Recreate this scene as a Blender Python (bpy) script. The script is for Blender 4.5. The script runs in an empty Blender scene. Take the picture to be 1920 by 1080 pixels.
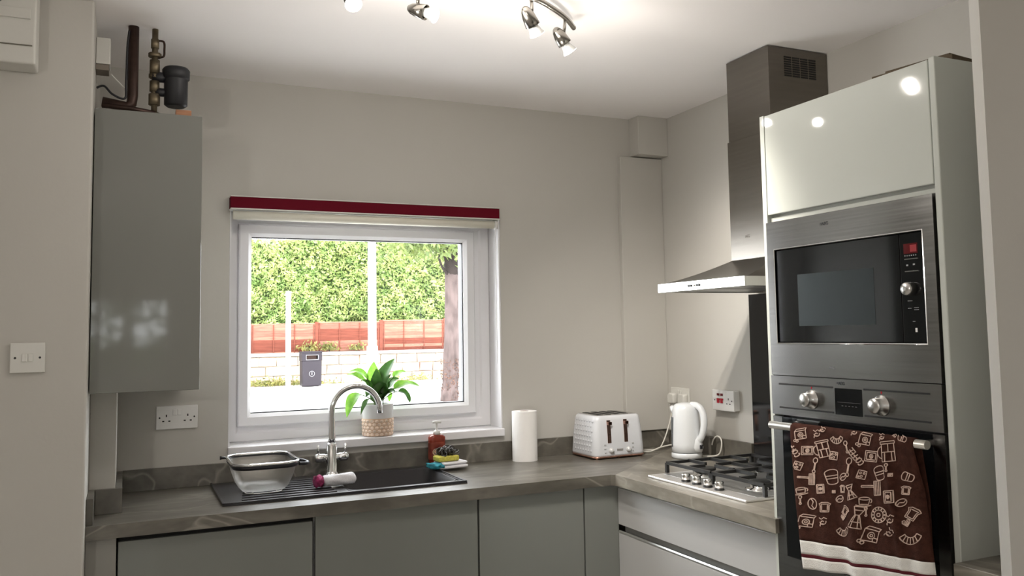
import bpy, bmesh, math, random
from mathutils import Vector, Matrix
import numpy as np

random.seed(7)
rng = np.random.default_rng(7)
PI = math.pi
SC = bpy.context.scene
COL = SC.collection

# ------------------------------------------------------------------ camera
CAM = (-2.35165, -3.57115, 1.46457); YAW, PITCH, ROLL = 0.444227, 0.076401, -0.018616
FPX, SHX, SHY = 1636.615, 53.362, -43.948
def cam_axes():
    cy, sy, cp, sp = math.cos(YAW), math.sin(YAW), math.cos(PITCH), math.sin(PITCH)
    f = Vector((sy*cp, cy*cp, sp)); r = Vector((cy, -sy, 0)); u = r.cross(f)
    c, s = math.cos(ROLL), math.sin(ROLL)
    return f, r*c + u*s, u*c - r*s
_f, _r, _u = cam_axes()
cd = bpy.data.cameras.new('camera'); cam = bpy.data.objects.new('camera', cd); COL.objects.link(cam)
M = Matrix(((_r.x, _u.x, -_f.x, CAM[0]), (_r.y, _u.y, -_f.y, CAM[1]), (_r.z, _u.z, -_f.z, CAM[2]), (0, 0, 0, 1)))
cam.matrix_world = M
cd.sensor_fit = 'HORIZONTAL'; cd.sensor_width = 36.0; cd.lens = FPX/1920*36.0
cd.shift_x = -SHX/1920; cd.shift_y = SHY/1920
cd.clip_start = 0.02; cd.clip_end = 300
SC.camera = cam

# ------------------------------------------------------------------ world, exposure
SKY_STRENGTH = 13.0
KEY_W, SIDE_W, FILL_W, KFILL_W, REAR_FILL_W = 46.0, 4.0, 4.5, 1.5, 10.0     # watts: aimed lamps, sideways lamps, extra fill points under each, added rear lamps
w = bpy.data.worlds.new('overcast_sky'); SC.world = w; w.use_nodes = True
bg = w.node_tree.nodes['Background']; bg.inputs[0].default_value = (0.93, 0.97, 1.0, 1); bg.inputs[1].default_value = SKY_STRENGTH
vs = SC.view_settings
vs.view_transform = 'Standard'; vs.look = 'None'; vs.gamma = 1.0; vs.use_curve_mapping = False; vs.exposure = 0.0
SC.render.film_transparent = False

# ------------------------------------------------------------------ materials
MATS = {}
def mat(name, col, rough=0.5, metal=0.0, var=0.0, vscale=6.0, bump=0.0, bscale=60.0, spec=0.5, coat=0.0,
        aniso=0.0, emit=None, trans=0.0, stretch=(1, 1, 1), col2=None, rvar=0.0):
    if name in MATS: return MATS[name]
    m = bpy.data.materials.new(name); m.use_nodes = True; nt = m.node_tree; N = nt.nodes; L = nt.links
    b = N['Principled BSDF']
    b.inputs['Base Color'].default_value = (*col, 1); b.inputs['Roughness'].default_value = rough
    b.inputs['Metallic'].default_value = metal; b.inputs['Specular IOR Level'].default_value = spec
    b.inputs['Coat Weight'].default_value = coat; b.inputs['Coat Roughness'].default_value = 0.06
    if trans: b.inputs['Transmission Weight'].default_value = trans
    tc = N.new('ShaderNodeTexCoord'); mp = N.new('ShaderNodeMapping'); mp.inputs['Scale'].default_value = stretch
    geo = N.new('ShaderNodeNewGeometry')
    L.new(geo.outputs['Position'], mp.inputs['Vector'])
    if var or col2:
        n = N.new('ShaderNodeTexNoise'); n.inputs['Scale'].default_value = vscale; n.inputs['Detail'].default_value = 5
        L.new(mp.outputs[0], n.inputs['Vector'])
        r = N.new('ShaderNodeValToRGB')
        c2 = col2 if col2 else tuple(max(0, c*(1-var)) for c in col)
        c1 = col if col2 else tuple(min(1, c*(1+var)) for c in col)
        r.color_ramp.elements[0].position = 0.32; r.color_ramp.elements[1].position = 0.68
        r.color_ramp.elements[0].color = (*c2, 1); r.color_ramp.elements[1].color = (*c1, 1)
        L.new(n.outputs['Fac'], r.inputs[0]); L.new(r.outputs[0], b.inputs['Base Color'])
        if rvar:
            mr = N.new('ShaderNodeMapRange'); mr.inputs[3].default_value = rough-rvar; mr.inputs[4].default_value = rough+rvar
            L.new(n.outputs['Fac'], mr.inputs[0]); L.new(mr.outputs[0], b.inputs['Roughness'])
    if bump:
        n2 = N.new('ShaderNodeTexNoise'); n2.inputs['Scale'].default_value = bscale; n2.inputs['Detail'].default_value = 4
        L.new(mp.outputs[0], n2.inputs['Vector'])
        bp = N.new('ShaderNodeBump'); bp.inputs['Strength'].default_value = bump; bp.inputs['Distance'].default_value = 0.002
        L.new(n2.outputs['Fac'], bp.inputs['Height']); L.new(bp.outputs[0], b.inputs['Normal'])
    if aniso:
        b.inputs['Anisotropic'].default_value = aniso
        tg = N.new('ShaderNodeTangent'); tg.direction_type = 'RADIAL'; tg.axis = 'Z'
        L.new(tg.outputs[0], b.inputs['Tangent']); b.inputs['Anisotropic Rotation'].default_value = 0.25
    if emit:
        b.inputs['Emission Color'].default_value = (*emit[0], 1); b.inputs['Emission Strength'].default_value = emit[1]
    MATS[name] = m
    return m

def worktop_mat(name, stretch, k=1.0):
    m = bpy.data.materials.new(name); m.use_nodes = True; nt = m.node_tree; N = nt.nodes; L = nt.links
    b = N['Principled BSDF']; geo = N.new('ShaderNodeNewGeometry'); mp = N.new('ShaderNodeMapping'); mp.inputs['Scale'].default_value = stretch
    L.new(geo.outputs['Position'], mp.inputs['Vector'])
    n1 = N.new('ShaderNodeTexNoise'); n1.inputs['Scale'].default_value = 3.2; n1.inputs['Detail'].default_value = 8; n1.inputs['Distortion'].default_value = 1.3
    n2 = N.new('ShaderNodeTexNoise'); n2.inputs['Scale'].default_value = 22; n2.inputs['Detail'].default_value = 6
    n3 = N.new('ShaderNodeTexNoise'); n3.inputs['Scale'].default_value = 2.0; n3.inputs['Detail'].default_value = 3; n3.inputs['Distortion'].default_value = 0.6
    for n in (n1, n2, n3): L.new(mp.outputs[0], n.inputs['Vector'])
    r = N.new('ShaderNodeValToRGB'); e = r.color_ramp.elements
    e[0].position = 0.3; e[0].color = (0.125*k, 0.113*k, 0.090*k, 1); e[1].position = 0.72; e[1].color = (0.29*k, 0.268*k, 0.228*k, 1)
    L.new(n1.outputs['Fac'], r.inputs[0])
    mx = N.new('ShaderNodeMixRGB'); mx.blend_type = 'OVERLAY'; mx.inputs[0].default_value = 0.35
    L.new(r.outputs[0], mx.inputs[1]); L.new(n2.outputs['Fac'], mx.inputs[2])
    # thin pale veins: narrow band of a smooth noise
    rv = N.new('ShaderNodeValToRGB'); ev = rv.color_ramp.elements
    ev[0].position = 0.485; ev[0].color = (0, 0, 0, 1); ev[1].position = 0.515; ev[1].color = (0, 0, 0, 1)
    mid = rv.color_ramp.elements.new(0.5); mid.color = (0.30, 0.30, 0.30, 1)
    L.new(n3.outputs['Fac'], rv.inputs[0])
    m2 = N.new('ShaderNodeMixRGB'); L.new(rv.outputs[0], m2.inputs[0]); L.new(mx.outputs[0], m2.inputs[1]); m2.inputs[2].default_value = (0.5, 0.47, 0.41, 1)
    L.new(m2.outputs[0], b.inputs['Base Color']); b.inputs['Roughness'].default_value = 0.33
    MATS[name] = m; return m

def thin_glass(name, tint=(1, 1, 1), refl=0.06):
    m = bpy.data.materials.new(name); m.use_nodes = True; nt = m.node_tree; N = nt.nodes; L = nt.links
    N.remove(N['Principled BSDF']); out = N['Material Output']
    t = N.new('ShaderNodeBsdfTransparent'); t.inputs[0].default_value = (*tint, 1)
    g = N.new('ShaderNodeBsdfGlossy'); g.inputs['Roughness'].default_value = 0.02
    fr = N.new('ShaderNodeFresnel'); gn = N.new('ShaderNodeNewGeometry'); mr = N.new('ShaderNodeMapRange')   # same reflectance on both faces of the pane
    mr.inputs[3].default_value = 1.45; mr.inputs[4].default_value = 1/1.45; L.new(gn.outputs['Backfacing'], mr.inputs[0]); L.new(mr.outputs[0], fr.inputs[0])
    mx = N.new('ShaderNodeMixShader'); L.new(fr.outputs[0], mx.inputs[0]); L.new(t.outputs[0], mx.inputs[1]); L.new(g.outputs[0], mx.inputs[2])
    L.new(mx.outputs[0], out.inputs[0]); MATS[name] = m; return m

def mesh_weave(name, col, density=0.5):
    m = bpy.data.materials.new(name); m.use_nodes = True; nt = m.node_tree; N = nt.nodes; L = nt.links
    b = N['Principled BSDF']; out = N['Material Output']; b.inputs['Base Color'].default_value = (*col, 1); b.inputs['Metallic'].default_value = 0.7; b.inputs['Roughness'].default_value = 0.4
    t = N.new('ShaderNodeBsdfTransparent'); mx = N.new('ShaderNodeMixShader'); mx.inputs[0].default_value = density
    L.new(t.outputs[0], mx.inputs[1]); L.new(b.outputs[0], mx.inputs[2]); L.new(mx.outputs[0], out.inputs[0]); MATS[name] = m; return m

def leaf_mat(name, c1, c2, scale, trans=0.35, rough=0.45):
    m = bpy.data.materials.new(name); m.use_nodes = True; nt = m.node_tree; N = nt.nodes; L = nt.links
    b = N['Principled BSDF']; out = N['Material Output']; geo = N.new('ShaderNodeNewGeometry')
    n = N.new('ShaderNodeTexNoise'); n.inputs['Scale'].default_value = scale; n.inputs['Detail'].default_value = 4
    L.new(geo.outputs['Position'], n.inputs['Vector'])
    r = N.new('ShaderNodeValToRGB'); r.color_ramp.elements[0].position = 0.35; r.color_ramp.elements[1].position = 0.65
    r.color_ramp.elements[0].color = (*c1, 1); r.color_ramp.elements[1].color = (*c2, 1)
    L.new(n.outputs['Fac'], r.inputs[0]); L.new(r.outputs[0], b.inputs['Base Color']); b.inputs['Roughness'].default_value = rough
    tl = N.new('ShaderNodeBsdfTranslucent'); L.new(r.outputs[0], tl.inputs[0])
    mx = N.new('ShaderNodeMixShader'); mx.inputs[0].default_value = trans
    L.new(b.outputs[0], mx.inputs[1]); L.new(tl.outputs[0], mx.inputs[2]); L.new(mx.outputs[0], out.inputs[0]); MATS[name] = m; return m

WALL = mat('wall_paint', (0.50, 0.482, 0.445), 0.75, var=0.02, vscale=1.5, bump=0.15, bscale=90)
CEIL = mat('ceiling_paint', (0.92, 0.885, 0.875), 0.85, var=0.02, vscale=1.2, bump=0.1, bscale=70)
TRIM = mat('white_gloss_paint', (0.80, 0.785, 0.75), 0.35)
FLOOR = mat('floor_tile', (0.62, 0.60, 0.56), 0.4, var=0.06, vscale=3)
UPVC = mat('white_upvc', (0.74, 0.73, 0.745), 0.25)
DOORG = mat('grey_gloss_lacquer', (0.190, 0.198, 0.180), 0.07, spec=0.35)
DRAWG = mat('lit_drawer_lacquer', (0.48, 0.48, 0.475), 0.12, spec=0.35)  # slightly paler than the doors, lightened further for lamp light on the fronts
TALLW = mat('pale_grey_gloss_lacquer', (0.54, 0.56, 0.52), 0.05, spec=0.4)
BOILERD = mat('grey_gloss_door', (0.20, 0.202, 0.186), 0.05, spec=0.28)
CARC = mat('carcass_board', (0.62, 0.62, 0.59), 0.5)
STEEL = mat('brushed_steel', (0.28, 0.277, 0.27), 0.24, 1.0, var=0.06, vscale=3, stretch=(1, 0.4, 60), aniso=0.75, rvar=0.06)
STEEL2 = mat('satin_steel', (0.62, 0.61, 0.59), 0.27, 1.0, var=0.03, vscale=4)
HOODST = mat('hood_steel', (0.205, 0.188, 0.166), 0.25, 1.0, var=0.05, vscale=3, stretch=(1, 1, 30), aniso=0.5)
CHROME = mat('chrome', (0.78, 0.78, 0.78), 0.07, 1.0)
NICKEL = mat('brushed_nickel', (0.36, 0.34, 0.31), 0.24, 1.0)
BLKG = mat('black_glass', (0.006, 0.007, 0.008), 0.06, spec=0.5)
BLKM = mat('black_enamel', (0.012, 0.012, 0.012), 0.4)
BLKP = mat('black_plastic', (0.009, 0.0095, 0.013), 0.5)
DARKGAP = mat('dark_recess', (0.01, 0.01, 0.01), 0.8)
PLAST = mat('white_plastic', (0.70, 0.69, 0.67), 0.3)
PLASTG = mat('greyish_white_plastic', (0.62, 0.61, 0.57), 0.35)
KETW = mat('kettle_plastic', (0.78, 0.80, 0.82), 0.22)
COPPER = mat('tarnished_copper', (0.05, 0.028, 0.022), 0.45, 0.6, var=0.3, vscale=30)
BRASS = mat('dull_brass', (0.20, 0.165, 0.11), 0.5, 0.9, var=0.2, vscale=40)
ROSEG = mat('rose_gold', (0.62, 0.36, 0.28), 0.2, 1.0)
WT_X = worktop_mat('stone_laminate_shaded', (0.8, 2.2, 2.2), 0.62)  # side-run laminate, darkened for the shade on the back run
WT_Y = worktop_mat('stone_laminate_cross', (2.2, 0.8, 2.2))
WT_U = worktop_mat('stone_laminate_upstand_shaded', (1.5, 1.5, 1.5), 0.6)  # same laminate, darkened for the shade on the upstands
GLASS = thin_glass('window_glass')
GRANITE = mat('black_composite', (0.030, 0.028, 0.031), 0.30, bump=0.2, bscale=400)
RED = mat('dark_red_fabric', (0.115, 0.004, 0.013), 0.7, spec=0.08)
CORDW = mat('white_cord', (0.72, 0.70, 0.64), 0.4)
REDP = mat('red_switch_plastic', (0.42, 0.01, 0.025), 0.25)
LAMPON = mat('lit_lamp_glass', (1, 1, 1), 0.3, emit=((1.0, 0.96, 0.88), 14.0))
LAMPGL = mat('lamp_reflector_glass', (0.75, 0.76, 0.74), 0.15, spec=0.6)

# ------------------------------------------------------------------ mesh helpers
def bm_new(): return bmesh.new()
def bx(bm, a, b, bev=0.0, seg=2, M=None):
    x0, x1 = sorted((a[0], b[0])); y0, y1 = sorted((a[1], b[1])); z0, z1 = sorted((a[2], b[2]))
    t = bmesh.new()
    vs_ = [t.verts.new((x, y, z)) for x in (x0, x1) for y in (y0, y1) for z in (z0, z1)]
    for f in ((0, 1, 3, 2), (4, 6, 7, 5), (0, 4, 5, 1), (2, 3, 7, 6), (0, 2, 6, 4), (1, 5, 7, 3)):
        t.faces.new([vs_[i] for i in f])
    if bev > 0:
        bmesh.ops.bevel(t, geom=t.edges[:], offset=bev, segments=seg, profile=0.5, affect='EDGES')
    merge(bm, t, M)
def merge(bm, t, M=None):
    if M is not None: bmesh.ops.transform(t, matrix=M, verts=t.verts)
    vm = {v: bm.verts.new(v.co) for v in t.verts}
    for f in t.faces:
        try:
            nf = bm.faces.new([vm[v] for v in f.verts]); nf.smooth = f.smooth
        except ValueError: pass
    t.free()
def frame_of(d):
    d = Vector(d).normalized(); a = Vector((0, 0, 1)) if abs(d.z) < 0.9 else Vector((1, 0, 0))
    u = d.cross(a).normalized(); v = d.cross(u); return u, v
def loft(bm, rings, cap0=True, cap1=True, close=False, smooth=True):
    R = [[bm.verts.new(p) for p in r] for r in rings]; n = len(R[0])
    rng_ = range(len(R)) if close else range(len(R)-1)
    for i in rng_:
        A, B = R[i], R[(i+1) % len(R)]
        for k in range(n):
            f = bm.faces.new((A[k], A[(k+1) % n], B[(k+1) % n], B[k])); f.smooth = smooth
    if cap0 and not close: bm.faces.new(R[0][::-1])
    if cap1 and not close: bm.faces.new(R[-1])
def circ(c, u, v, r, n, r2=None):
    c = Vector(c); r2 = r if r2 is None else r2
    return [c + u*(r*math.cos(2*PI*k/n)) + v*(r2*math.sin(2*PI*k/n)) for k in range(n)]
def cyl(bm, p0, p1, r0, r1=None, n=20, caps=True):
    r1 = r0 if r1 is None else r1; p0, p1 = Vector(p0), Vector(p1); u, v = frame_of(p1-p0)
    loft(bm, [circ(p0, u, v, r0, n), circ(p1, u, v, r1, n)], caps, caps)
def tube(bm, pts, r, n=10, closed=False, caps=True):
    P = [Vector(p) for p in pts]; rs = r if isinstance(r, (list, tuple)) else [r]*len(P); rings = []
    t0 = (P[1]-P[0]).normalized(); u, v = frame_of(t0)
    for i, p in enumerate(P):
        if closed: t = (P[(i+1) % len(P)]-P[i-1])
        else: t = (P[min(i+1, len(P)-1)]-P[max(i-1, 0)])
        t.normalize(); u = (u - t*u.dot(t)).normalized(); v = t.cross(u)
        rings.append(circ(p, u, v, rs[i], n))
    loft(bm, rings, caps, caps, closed)
def lathe(bm, prof, c=(0, 0, 0), n=28, axis=(0, 0, 1), cap0=True, cap1=True):
    c = Vector(c); d = Vector(axis).normalized()
    if abs(d.z) > 0.999: u, v = Vector((1, 0, 0)), Vector((0, 1, 0))*(1 if d.z > 0 else -1)
    else: u, v = frame_of(d)
    loft(bm, [circ(c+d*z, u, v, max(r, 1e-4), n) for r, z in prof], cap0, cap1)
def bez(p0, p1, p2, p3, n=16):
    p0, p1, p2, p3 = map(Vector, (p0, p1, p2, p3)); out = []
    for i in range(n+1):
        t = i/n; out.append(p0*(1-t)**3 + p1*(3*t*(1-t)**2) + p2*(3*t*t*(1-t)) + p3*t**3)
    return out
def smooth_path(pts, n=8):
    P = [Vector(p) for p in pts]; out = []
    for i in range(len(P)-1):
        a, b, c, d = P[max(i-1, 0)], P[i], P[i+1], P[min(i+2, len(P)-1)]
        for k in range(n):
            t = k/n; out.append(0.5*((2*b)+(c-a)*t+(2*a-5*b+4*c-d)*t*t+(3*b-a-3*c+d)*t**3))
    out.append(P[-1]); return out
def rrect(cx, cy, z, hx, hy, r, n=6):
    out = []
    for sx, sy, a0 in ((1, 1, 0), (-1, 1, PI/2), (-1, -1, PI), (1, -1, 1.5*PI)):
        for k in range(n+1):
            a = a0 + PI/2*k/n; out.append(Vector((cx+sx*(hx-r)+r*math.cos(a), cy+sy*(hy-r)+r*math.sin(a), z)))
    return out

WORLD = {}
def obj(name, bm, material, parent=None, smooth=None, kind=None, label=None):
    bmesh.ops.recalc_face_normals(bm, faces=bm.faces)
    if smooth is not None:
        for f in bm.faces: f.smooth = smooth
    me = bpy.data.meshes.new(name); bm.to_mesh(me); bm.free()
    return link_mesh(name, me, material, parent, kind, label)
def link_mesh(name, me, material, parent=None, kind=None, label=None):
    n = len(me.vertices); co = np.empty(n*3, np.float32); me.vertices.foreach_get('co', co); co = co.reshape(-1, 3)
    lo, hi = co.min(0), co.max(0); base = Vector((float(lo[0]+hi[0])/2, float(lo[1]+hi[1])/2, float(lo[2])))
    co -= np.array(base, np.float32); me.vertices.foreach_set('co', co.ravel()); me.update()
    o = bpy.data.objects.new(name, me); COL.objects.link(o)
    if material is not None: me.materials.append(material)
    WORLD[o.name] = base
    o.location = base - (WORLD[parent.name] if parent else Vector((0, 0, 0)))
    if parent: o.parent = parent
    if kind: o['kind'] = kind
    if label: o['label'] = label
    return o
def sharp(o, ang=40):
    for p in o.data.polygons: p.use_smooth = True
    try: o.data.set_sharp_from_angle(angle=math.radians(ang))
    except Exception: pass
    return o
def thing(name, loc, label, cat, group=None, kind=None):
    o = bpy.data.objects.new(name, None); COL.objects.link(o); o.empty_display_size = 0.05; o.location = loc; WORLD[o.name] = Vector(loc)
    o['label'] = label; o['category'] = cat
    if group: o['group'] = group
    if kind: o['kind'] = kind
    return o
def tag(o, label, cat, group=None, kind=None):
    o['label'] = label; o['category'] = cat
    if group: o['group'] = group
    if kind: o['kind'] = kind
    return o
def box_obj(name, a, b, material, parent=None, bev=0.0, **k):
    bm = bm_new(); bx(bm, a, b, bev); return obj(name, bm, material, parent, **k)
def plane_frame(O, U, V):
    U = Vector(U).normalized(); V = Vector(V).normalized(); N_ = U.cross(V)
    return Matrix(((U.x, V.x, N_.x, O[0]), (U.y, V.y, N_.y, O[1]), (U.z, V.z, N_.z, O[2]), (0, 0, 0, 1)))
def text_bm(s, size, F, align='CENTER', depth=0.0004):
    cu = bpy.data.curves.new('t', 'FONT'); cu.body = s; cu.size = size; cu.align_x = align; cu.align_y = 'CENTER'; cu.extrude = depth; cu.offset = size*0.012
    to = bpy.data.objects.new('t', cu); COL.objects.link(to); bpy.context.view_layer.update()
    dg = bpy.context.evaluated_depsgraph_get(); me = bpy.data.meshes.new_from_object(to.evaluated_get(dg))
    bm = bm_new(); bm.from_mesh(me); bmesh.ops.transform(bm, matrix=F, verts=bm.verts)
    bpy.data.objects.remove(to); bpy.data.curves.remove(cu); bpy.data.meshes.remove(me); return bm

# ================================================================== THE ROOM
CZ = 2.48
X0, X1, Y0 = -4.8, 1.3, -7.2
def structure(name, bm, m, label, cat='wall'):
    o = obj(name, bm, m); return tag(o, label, cat, kind='structure')
b = bm_new(); bx(b, (X0-0.2, Y0-0.2, -0.12), (X1+0.2, 0.3, 0)); structure('floor', b, FLOOR, 'kitchen floor below the base units', 'floor')
b = bm_new(); bx(b, (X0-0.2, Y0-0.2, CZ), (X1+0.2, 0.45, CZ+0.25)); structure('ceiling', b, CEIL, 'plain white painted ceiling over the kitchen', 'ceiling')
WX0, WX1, WZ0, WZ1 = -1.99, -0.85, 1.012, 1.975
b = bm_new()
bx(b, (-2.45, 0, 0), (WX0, 0.3, CZ)); bx(b, (WX1, 0, 0), (0.3, 0.3, CZ)); bx(b, (WX0, 0, 0), (WX1, 0.3, WZ0)); bx(b, (WX0, 0, WZ1), (WX1, 0.3, CZ))
structure('wall_back', b, WALL, 'off-white painted wall around the kitchen window')
b = bm_new(); bx(b, (0, -2.3, 0), (0.3, 0, CZ)); structure('wall_right', b, WALL, 'off-white wall behind the hob and extractor hood')
b = bm_new(); bx(b, (X0, -0.7, 0), (-2.45, 0.3, CZ), 0.006, 3); structure('wall_left', b, WALL, 'near off-white wall block carrying the light switch')
SX, SY = -0.815, -2.4
b = bm_new(); _p = [(-0.80, SY), (X1, SY), (X1, SY+0.1), (-0.70, SY+0.1)]; loft(b, [[Vector((x, y, 0)) for x, y in _p], [Vector((x, y, CZ)) for x, y in _p]], smooth=False); structure('wall_near_right', b, WALL, 'plain wall end at the right edge, in front of the tall unit')
b = bm_new(); bx(b, (X0-0.2, Y0-0.2, 0), (X0, 0.3, CZ)); structure('wall_side', b, WALL, 'side wall of the adjoining room')
b = bm_new(); bx(b, (X1, Y0-0.2, 0), (X1+0.2, SY+0.1, CZ)); structure('wall_far_right', b, WALL, 'far side wall of the adjoining room')
RWX0, RWX1, RWZ0, RWZ1 = -3.02, -1.92, 1.05, 1.90
b = bm_new()
bx(b, (X0, Y0-0.2, 0), (RWX0, Y0, CZ)); bx(b, (RWX1, Y0-0.2, 0), (X1, Y0, CZ)); bx(b, (RWX0, Y0-0.2, 0), (RWX1, Y0, RWZ0)); bx(b, (RWX0, Y0-0.2, RWZ1), (RWX1, Y0, CZ))
structure('wall_rear', b, WALL, 'rear wall of the adjoining room with a window')

# corner pipe boxing
b = bm_new(); bx(b, (-0.235, -0.028, 0.99), (0, 0, 2.29), 0.002, 1); structure('trim_1', b, WALL, 'shallow painted boxing down the corner of the room', 'boxing')
b = bm_new(); bx(b, (-0.165, -0.085, 2.295), (0, 0, CZ), 0.002, 1); structure('trim_2', b, WALL, 'square painted box in the corner under the ceiling', 'boxing')
b = bm_new(); bx(b, (-2.45, -0.40, 0.911), (-2.372, 0, 1.30), 0.003, 2); structure('trim_3', b, WALL, 'white pipe boxing under the grey wall cupboard', 'boxing')

# window -------------------------------------------------------------
def frame_ring(bm, x0, x1, z0, z1, wdt, y0, y1, bev=0.004):
    """mitred rectangular frame with chamfered inner/outer front edges"""
    for (sx0, sx1, sz0, sz1, side) in ((x0, x1, z1-wdt, z1, 't'), (x0, x1, z0, z0+wdt, 'b'), (x0, x0+wdt, z0+wdt, z1-wdt, 'l'), (x1-wdt, x1, z0+wdt, z1-wdt, 'r')):
        bx(bm, (sx0, y0, sz0), (sx1, y1, sz1), bev if side in 'tb' else 0.0)
    for (sx0, sx1) in ((x0, x0+wdt), (x1-wdt, x1)):
        pass
win = thing('window_1', (-1.42, 0.15, 1.05), 'white plastic-framed window over the sink with a wide pane', 'window', kind='structure')
def ring_profile(bm, x0, x1, z0, z1, prof, rk=1.0):
    """sweep a profile [(inset, y)] round a rectangle, mitred corners"""
    rings = []
    for ins, y in prof:
        rings.append([Vector((x0+ins, y, z0+ins)), Vector((x1-ins*rk, y, z0+ins)), Vector((x1-ins*rk, y, z1-ins)), Vector((x0+ins, y, z1-ins))])
    for i in range(len(rings)):
        A, B = rings[i], rings[(i+1) % len(rings)]
        a = [bm.verts.new(p) for p in A]; c = [bm.verts.new(p) for p in B]
        for k in range(4): bm.faces.new((a[k], a[(k+1) % 4], c[(k+1) % 4], c[k]))
    bmesh.ops.remove_doubles(bm, verts=bm.verts, dist=1e-5)
b = bm_new(); ring_profile(b, WX0+0.006, WX1-0.006, 1.047, WZ1-0.005, [(0, 0.19), (0, 0.122), (0.004, 0.118), (0.034, 0.118), (0.042, 0.124), (0.075, 0.124), (0.075, 0.19)], 1.2)
obj('frame', b, UPVC, win)
b = bm_new(); ring_profile(b, WX0+0.046, -0.933, 1.108, 1.919, [(0, 0.18), (0, 0.106), (0.005, 0.101), (0.036, 0.101), (0.05, 0.116), (0.05, 0.18)])
obj('sash', b, UPVC, win)
b = bm_new(); ring_profile(b, WX0+0.09, -0.981, 1.156, 1.871, [(0, 0.145), (0, 0.122), (0.006, 0.122), (0.006, 0.145)])
obj('gasket', b, BLKP, win)
box_obj('pane', (WX0+0.092, 0.132, 1.158), (-0.983, 0.140, 1.869), GLASS, win)
b = bm_new(); bx(b, (WX0+0.001, 0.0, 1.013), (WX1-0.001, 0.121, 1.046)); bx(b, (WX0-0.002, -0.022, 1.013), (WX1+0.002, 0.0, 1.046), 0.004)
obj('window_sill', b, UPVC, win)
b = bm_new(); bx(b, (WX0+0.001, 0.19, 1.013), (WX1-0.001, 0.36, 1.04)); obj('outer_sill', b, UPVC, win)
for (a, c) in (((WX1-0.006, 0.001, 1.0465), (WX1-0.0005, 0.121, WZ1-0.001)), ((WX0+0.0005, 0.001, 1.0465), (WX0+0.006, 0.121, WZ1-0.001)), ((WX0+0.0065, 0.001, WZ1-0.006), (WX1-0.0065, 0.121, WZ1-0.0005))):
    b = bm_new(); bx(b, a, c); obj('reveal_lining', b, UPVC, win)
rw = thing('window_2', ((RWX0+RWX1)/2, Y0-0.1, RWZ0), 'window in the rear wall of the adjoining room', 'window', kind='structure')
b = bm_new(); ring_profile(b, RWX0+0.002, RWX1-0.002, RWZ0+0.002, RWZ1-0.002, [(0, Y0-0.15), (0, Y0-0.08), (0.06, Y0-0.08), (0.06, Y0-0.15)])
bx(b, (-2.63, Y0-0.15, RWZ0+0.05), (-2.57, Y0-0.08, RWZ1-0.05)); obj('frame', b, UPVC, rw)
box_obj('pane', (RWX0+0.05, Y0-0.12, RWZ0+0.05), (RWX1-0.05, Y0-0.112, RWZ1-0.05), GLASS, rw)

# roller blind -------------------------------------------------------
bl = thing('roller_blind', (-1.43, -0.03, 1.93), 'rolled-up blind with a dark red pelmet bar above the window', 'blind')
bl_x0, bl_x1 = -1.993, -0.872
b = bm_new(); bx(b, (bl_x0, -0.052, 1.962), (bl_x1, -0.004, 2.006), 0.001, 1); obj('pelmet', b, RED, bl)
b = bm_new(); bx(b, (bl_x0, -0.055, 2.006), (bl_x1, -0.004, 2.0105), 0.0012, 1); bx(b, (bl_x0, -0.055, 1.9565), (bl_x1, -0.004, 1.962), 0.0012, 1); obj('pelmet_trim', b, PLASTG, bl)
b = bm_new(); cyl(b, (bl_x0+0.012, -0.028, 1.937), (bl_x1-0.02, -0.028, 1.937), 0.0175, n=24); obj('roller', b, mat('blind_fabric', (0.72, 0.69, 0.60), 0.8, bump=0.2, bscale=300), bl)
b = bm_new(); cyl(b, (bl_x1-0.019, -0.028, 1.937), (bl_x1-0.004, -0.028, 1.937), 0.019, n=24); obj('chain_wheel', b, PLAST, bl)
for dx in (0.0, 0.014):
    b = bm_new(); xq = -0.884+dx; tube(b, [(xq, -0.028-0.006*k/20, 1.93-0.60*k/20) for k in range(21)], 0.0009, 5)
    for k in range(64):
        z = 1.925-0.0092*k; t = bmesh.new(); bmesh.ops.create_icosphere(t, subdivisions=1, radius=0.0023); merge(b, t, Matrix.Translation((xq, -0.028-0.006*(1.93-z)/0.6, z)))
    obj('bead_chain', b, PLAST, bl)

# ================================================================== WORKTOP
wt = thing('worktop', (-1.2, -0.3, 0.868), 'grey-brown stone-look worktop carrying the sink and hob', 'worktop')
WTZ0, WTZ1 = 0.869, 0.91
BX0, BX1, BY0, BY1 = -1.63, -1.215, -0.445, -0.075      # sink bowl opening
b = bm_new()
def prism(bm, poly, z0, z1):
    lo = [bm.verts.new((x, y, z0)) for x, y in poly]; hi = [bm.verts.new((x, y, z1)) for x, y in poly]; n = len(poly)
    for k in range(n): bm.faces.new((lo[k], lo[(k+1) % n], hi[(k+1) % n], hi[k]))
    bm.faces.new(lo[::-1]); bm.faces.new(hi)
WF = -0.6025
prism(b, [(-2.449, -0.001), (-2.449, WF), (BX0, WF), (BX0, -0.001)], WTZ0, WTZ1)
prism(b, [(BX0, BY0), (BX0, WF), (BX1, WF), (BX1, BY0)], WTZ0, WTZ1)
prism(b, [(BX0, -0.001), (BX0, BY1), (BX1, BY1), (BX1, -0.001)], WTZ0, WTZ1)
prism(b, [(BX1, -0.001), (BX1, WF), (-0.657, WF), (-0.643, WF-0.012), (-0.001, -0.06), (-0.001, -0.001)], WTZ0, WTZ1)
bmesh.ops.remove_doubles(b, verts=b.verts, dist=1e-5)
obj('back_run', b, WT_X, wt)
b = bm_new(); prism(b, [(-0.643, WF-0.0123), (-0.643, -1.531), (-0.629, -1.531), (-0.629, -1.507), (-0.001, -1.507), (-0.001, -0.0605)], WTZ0, WTZ1); obj('side_run', b, WT_Y, wt)
UZ = 0.988
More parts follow.
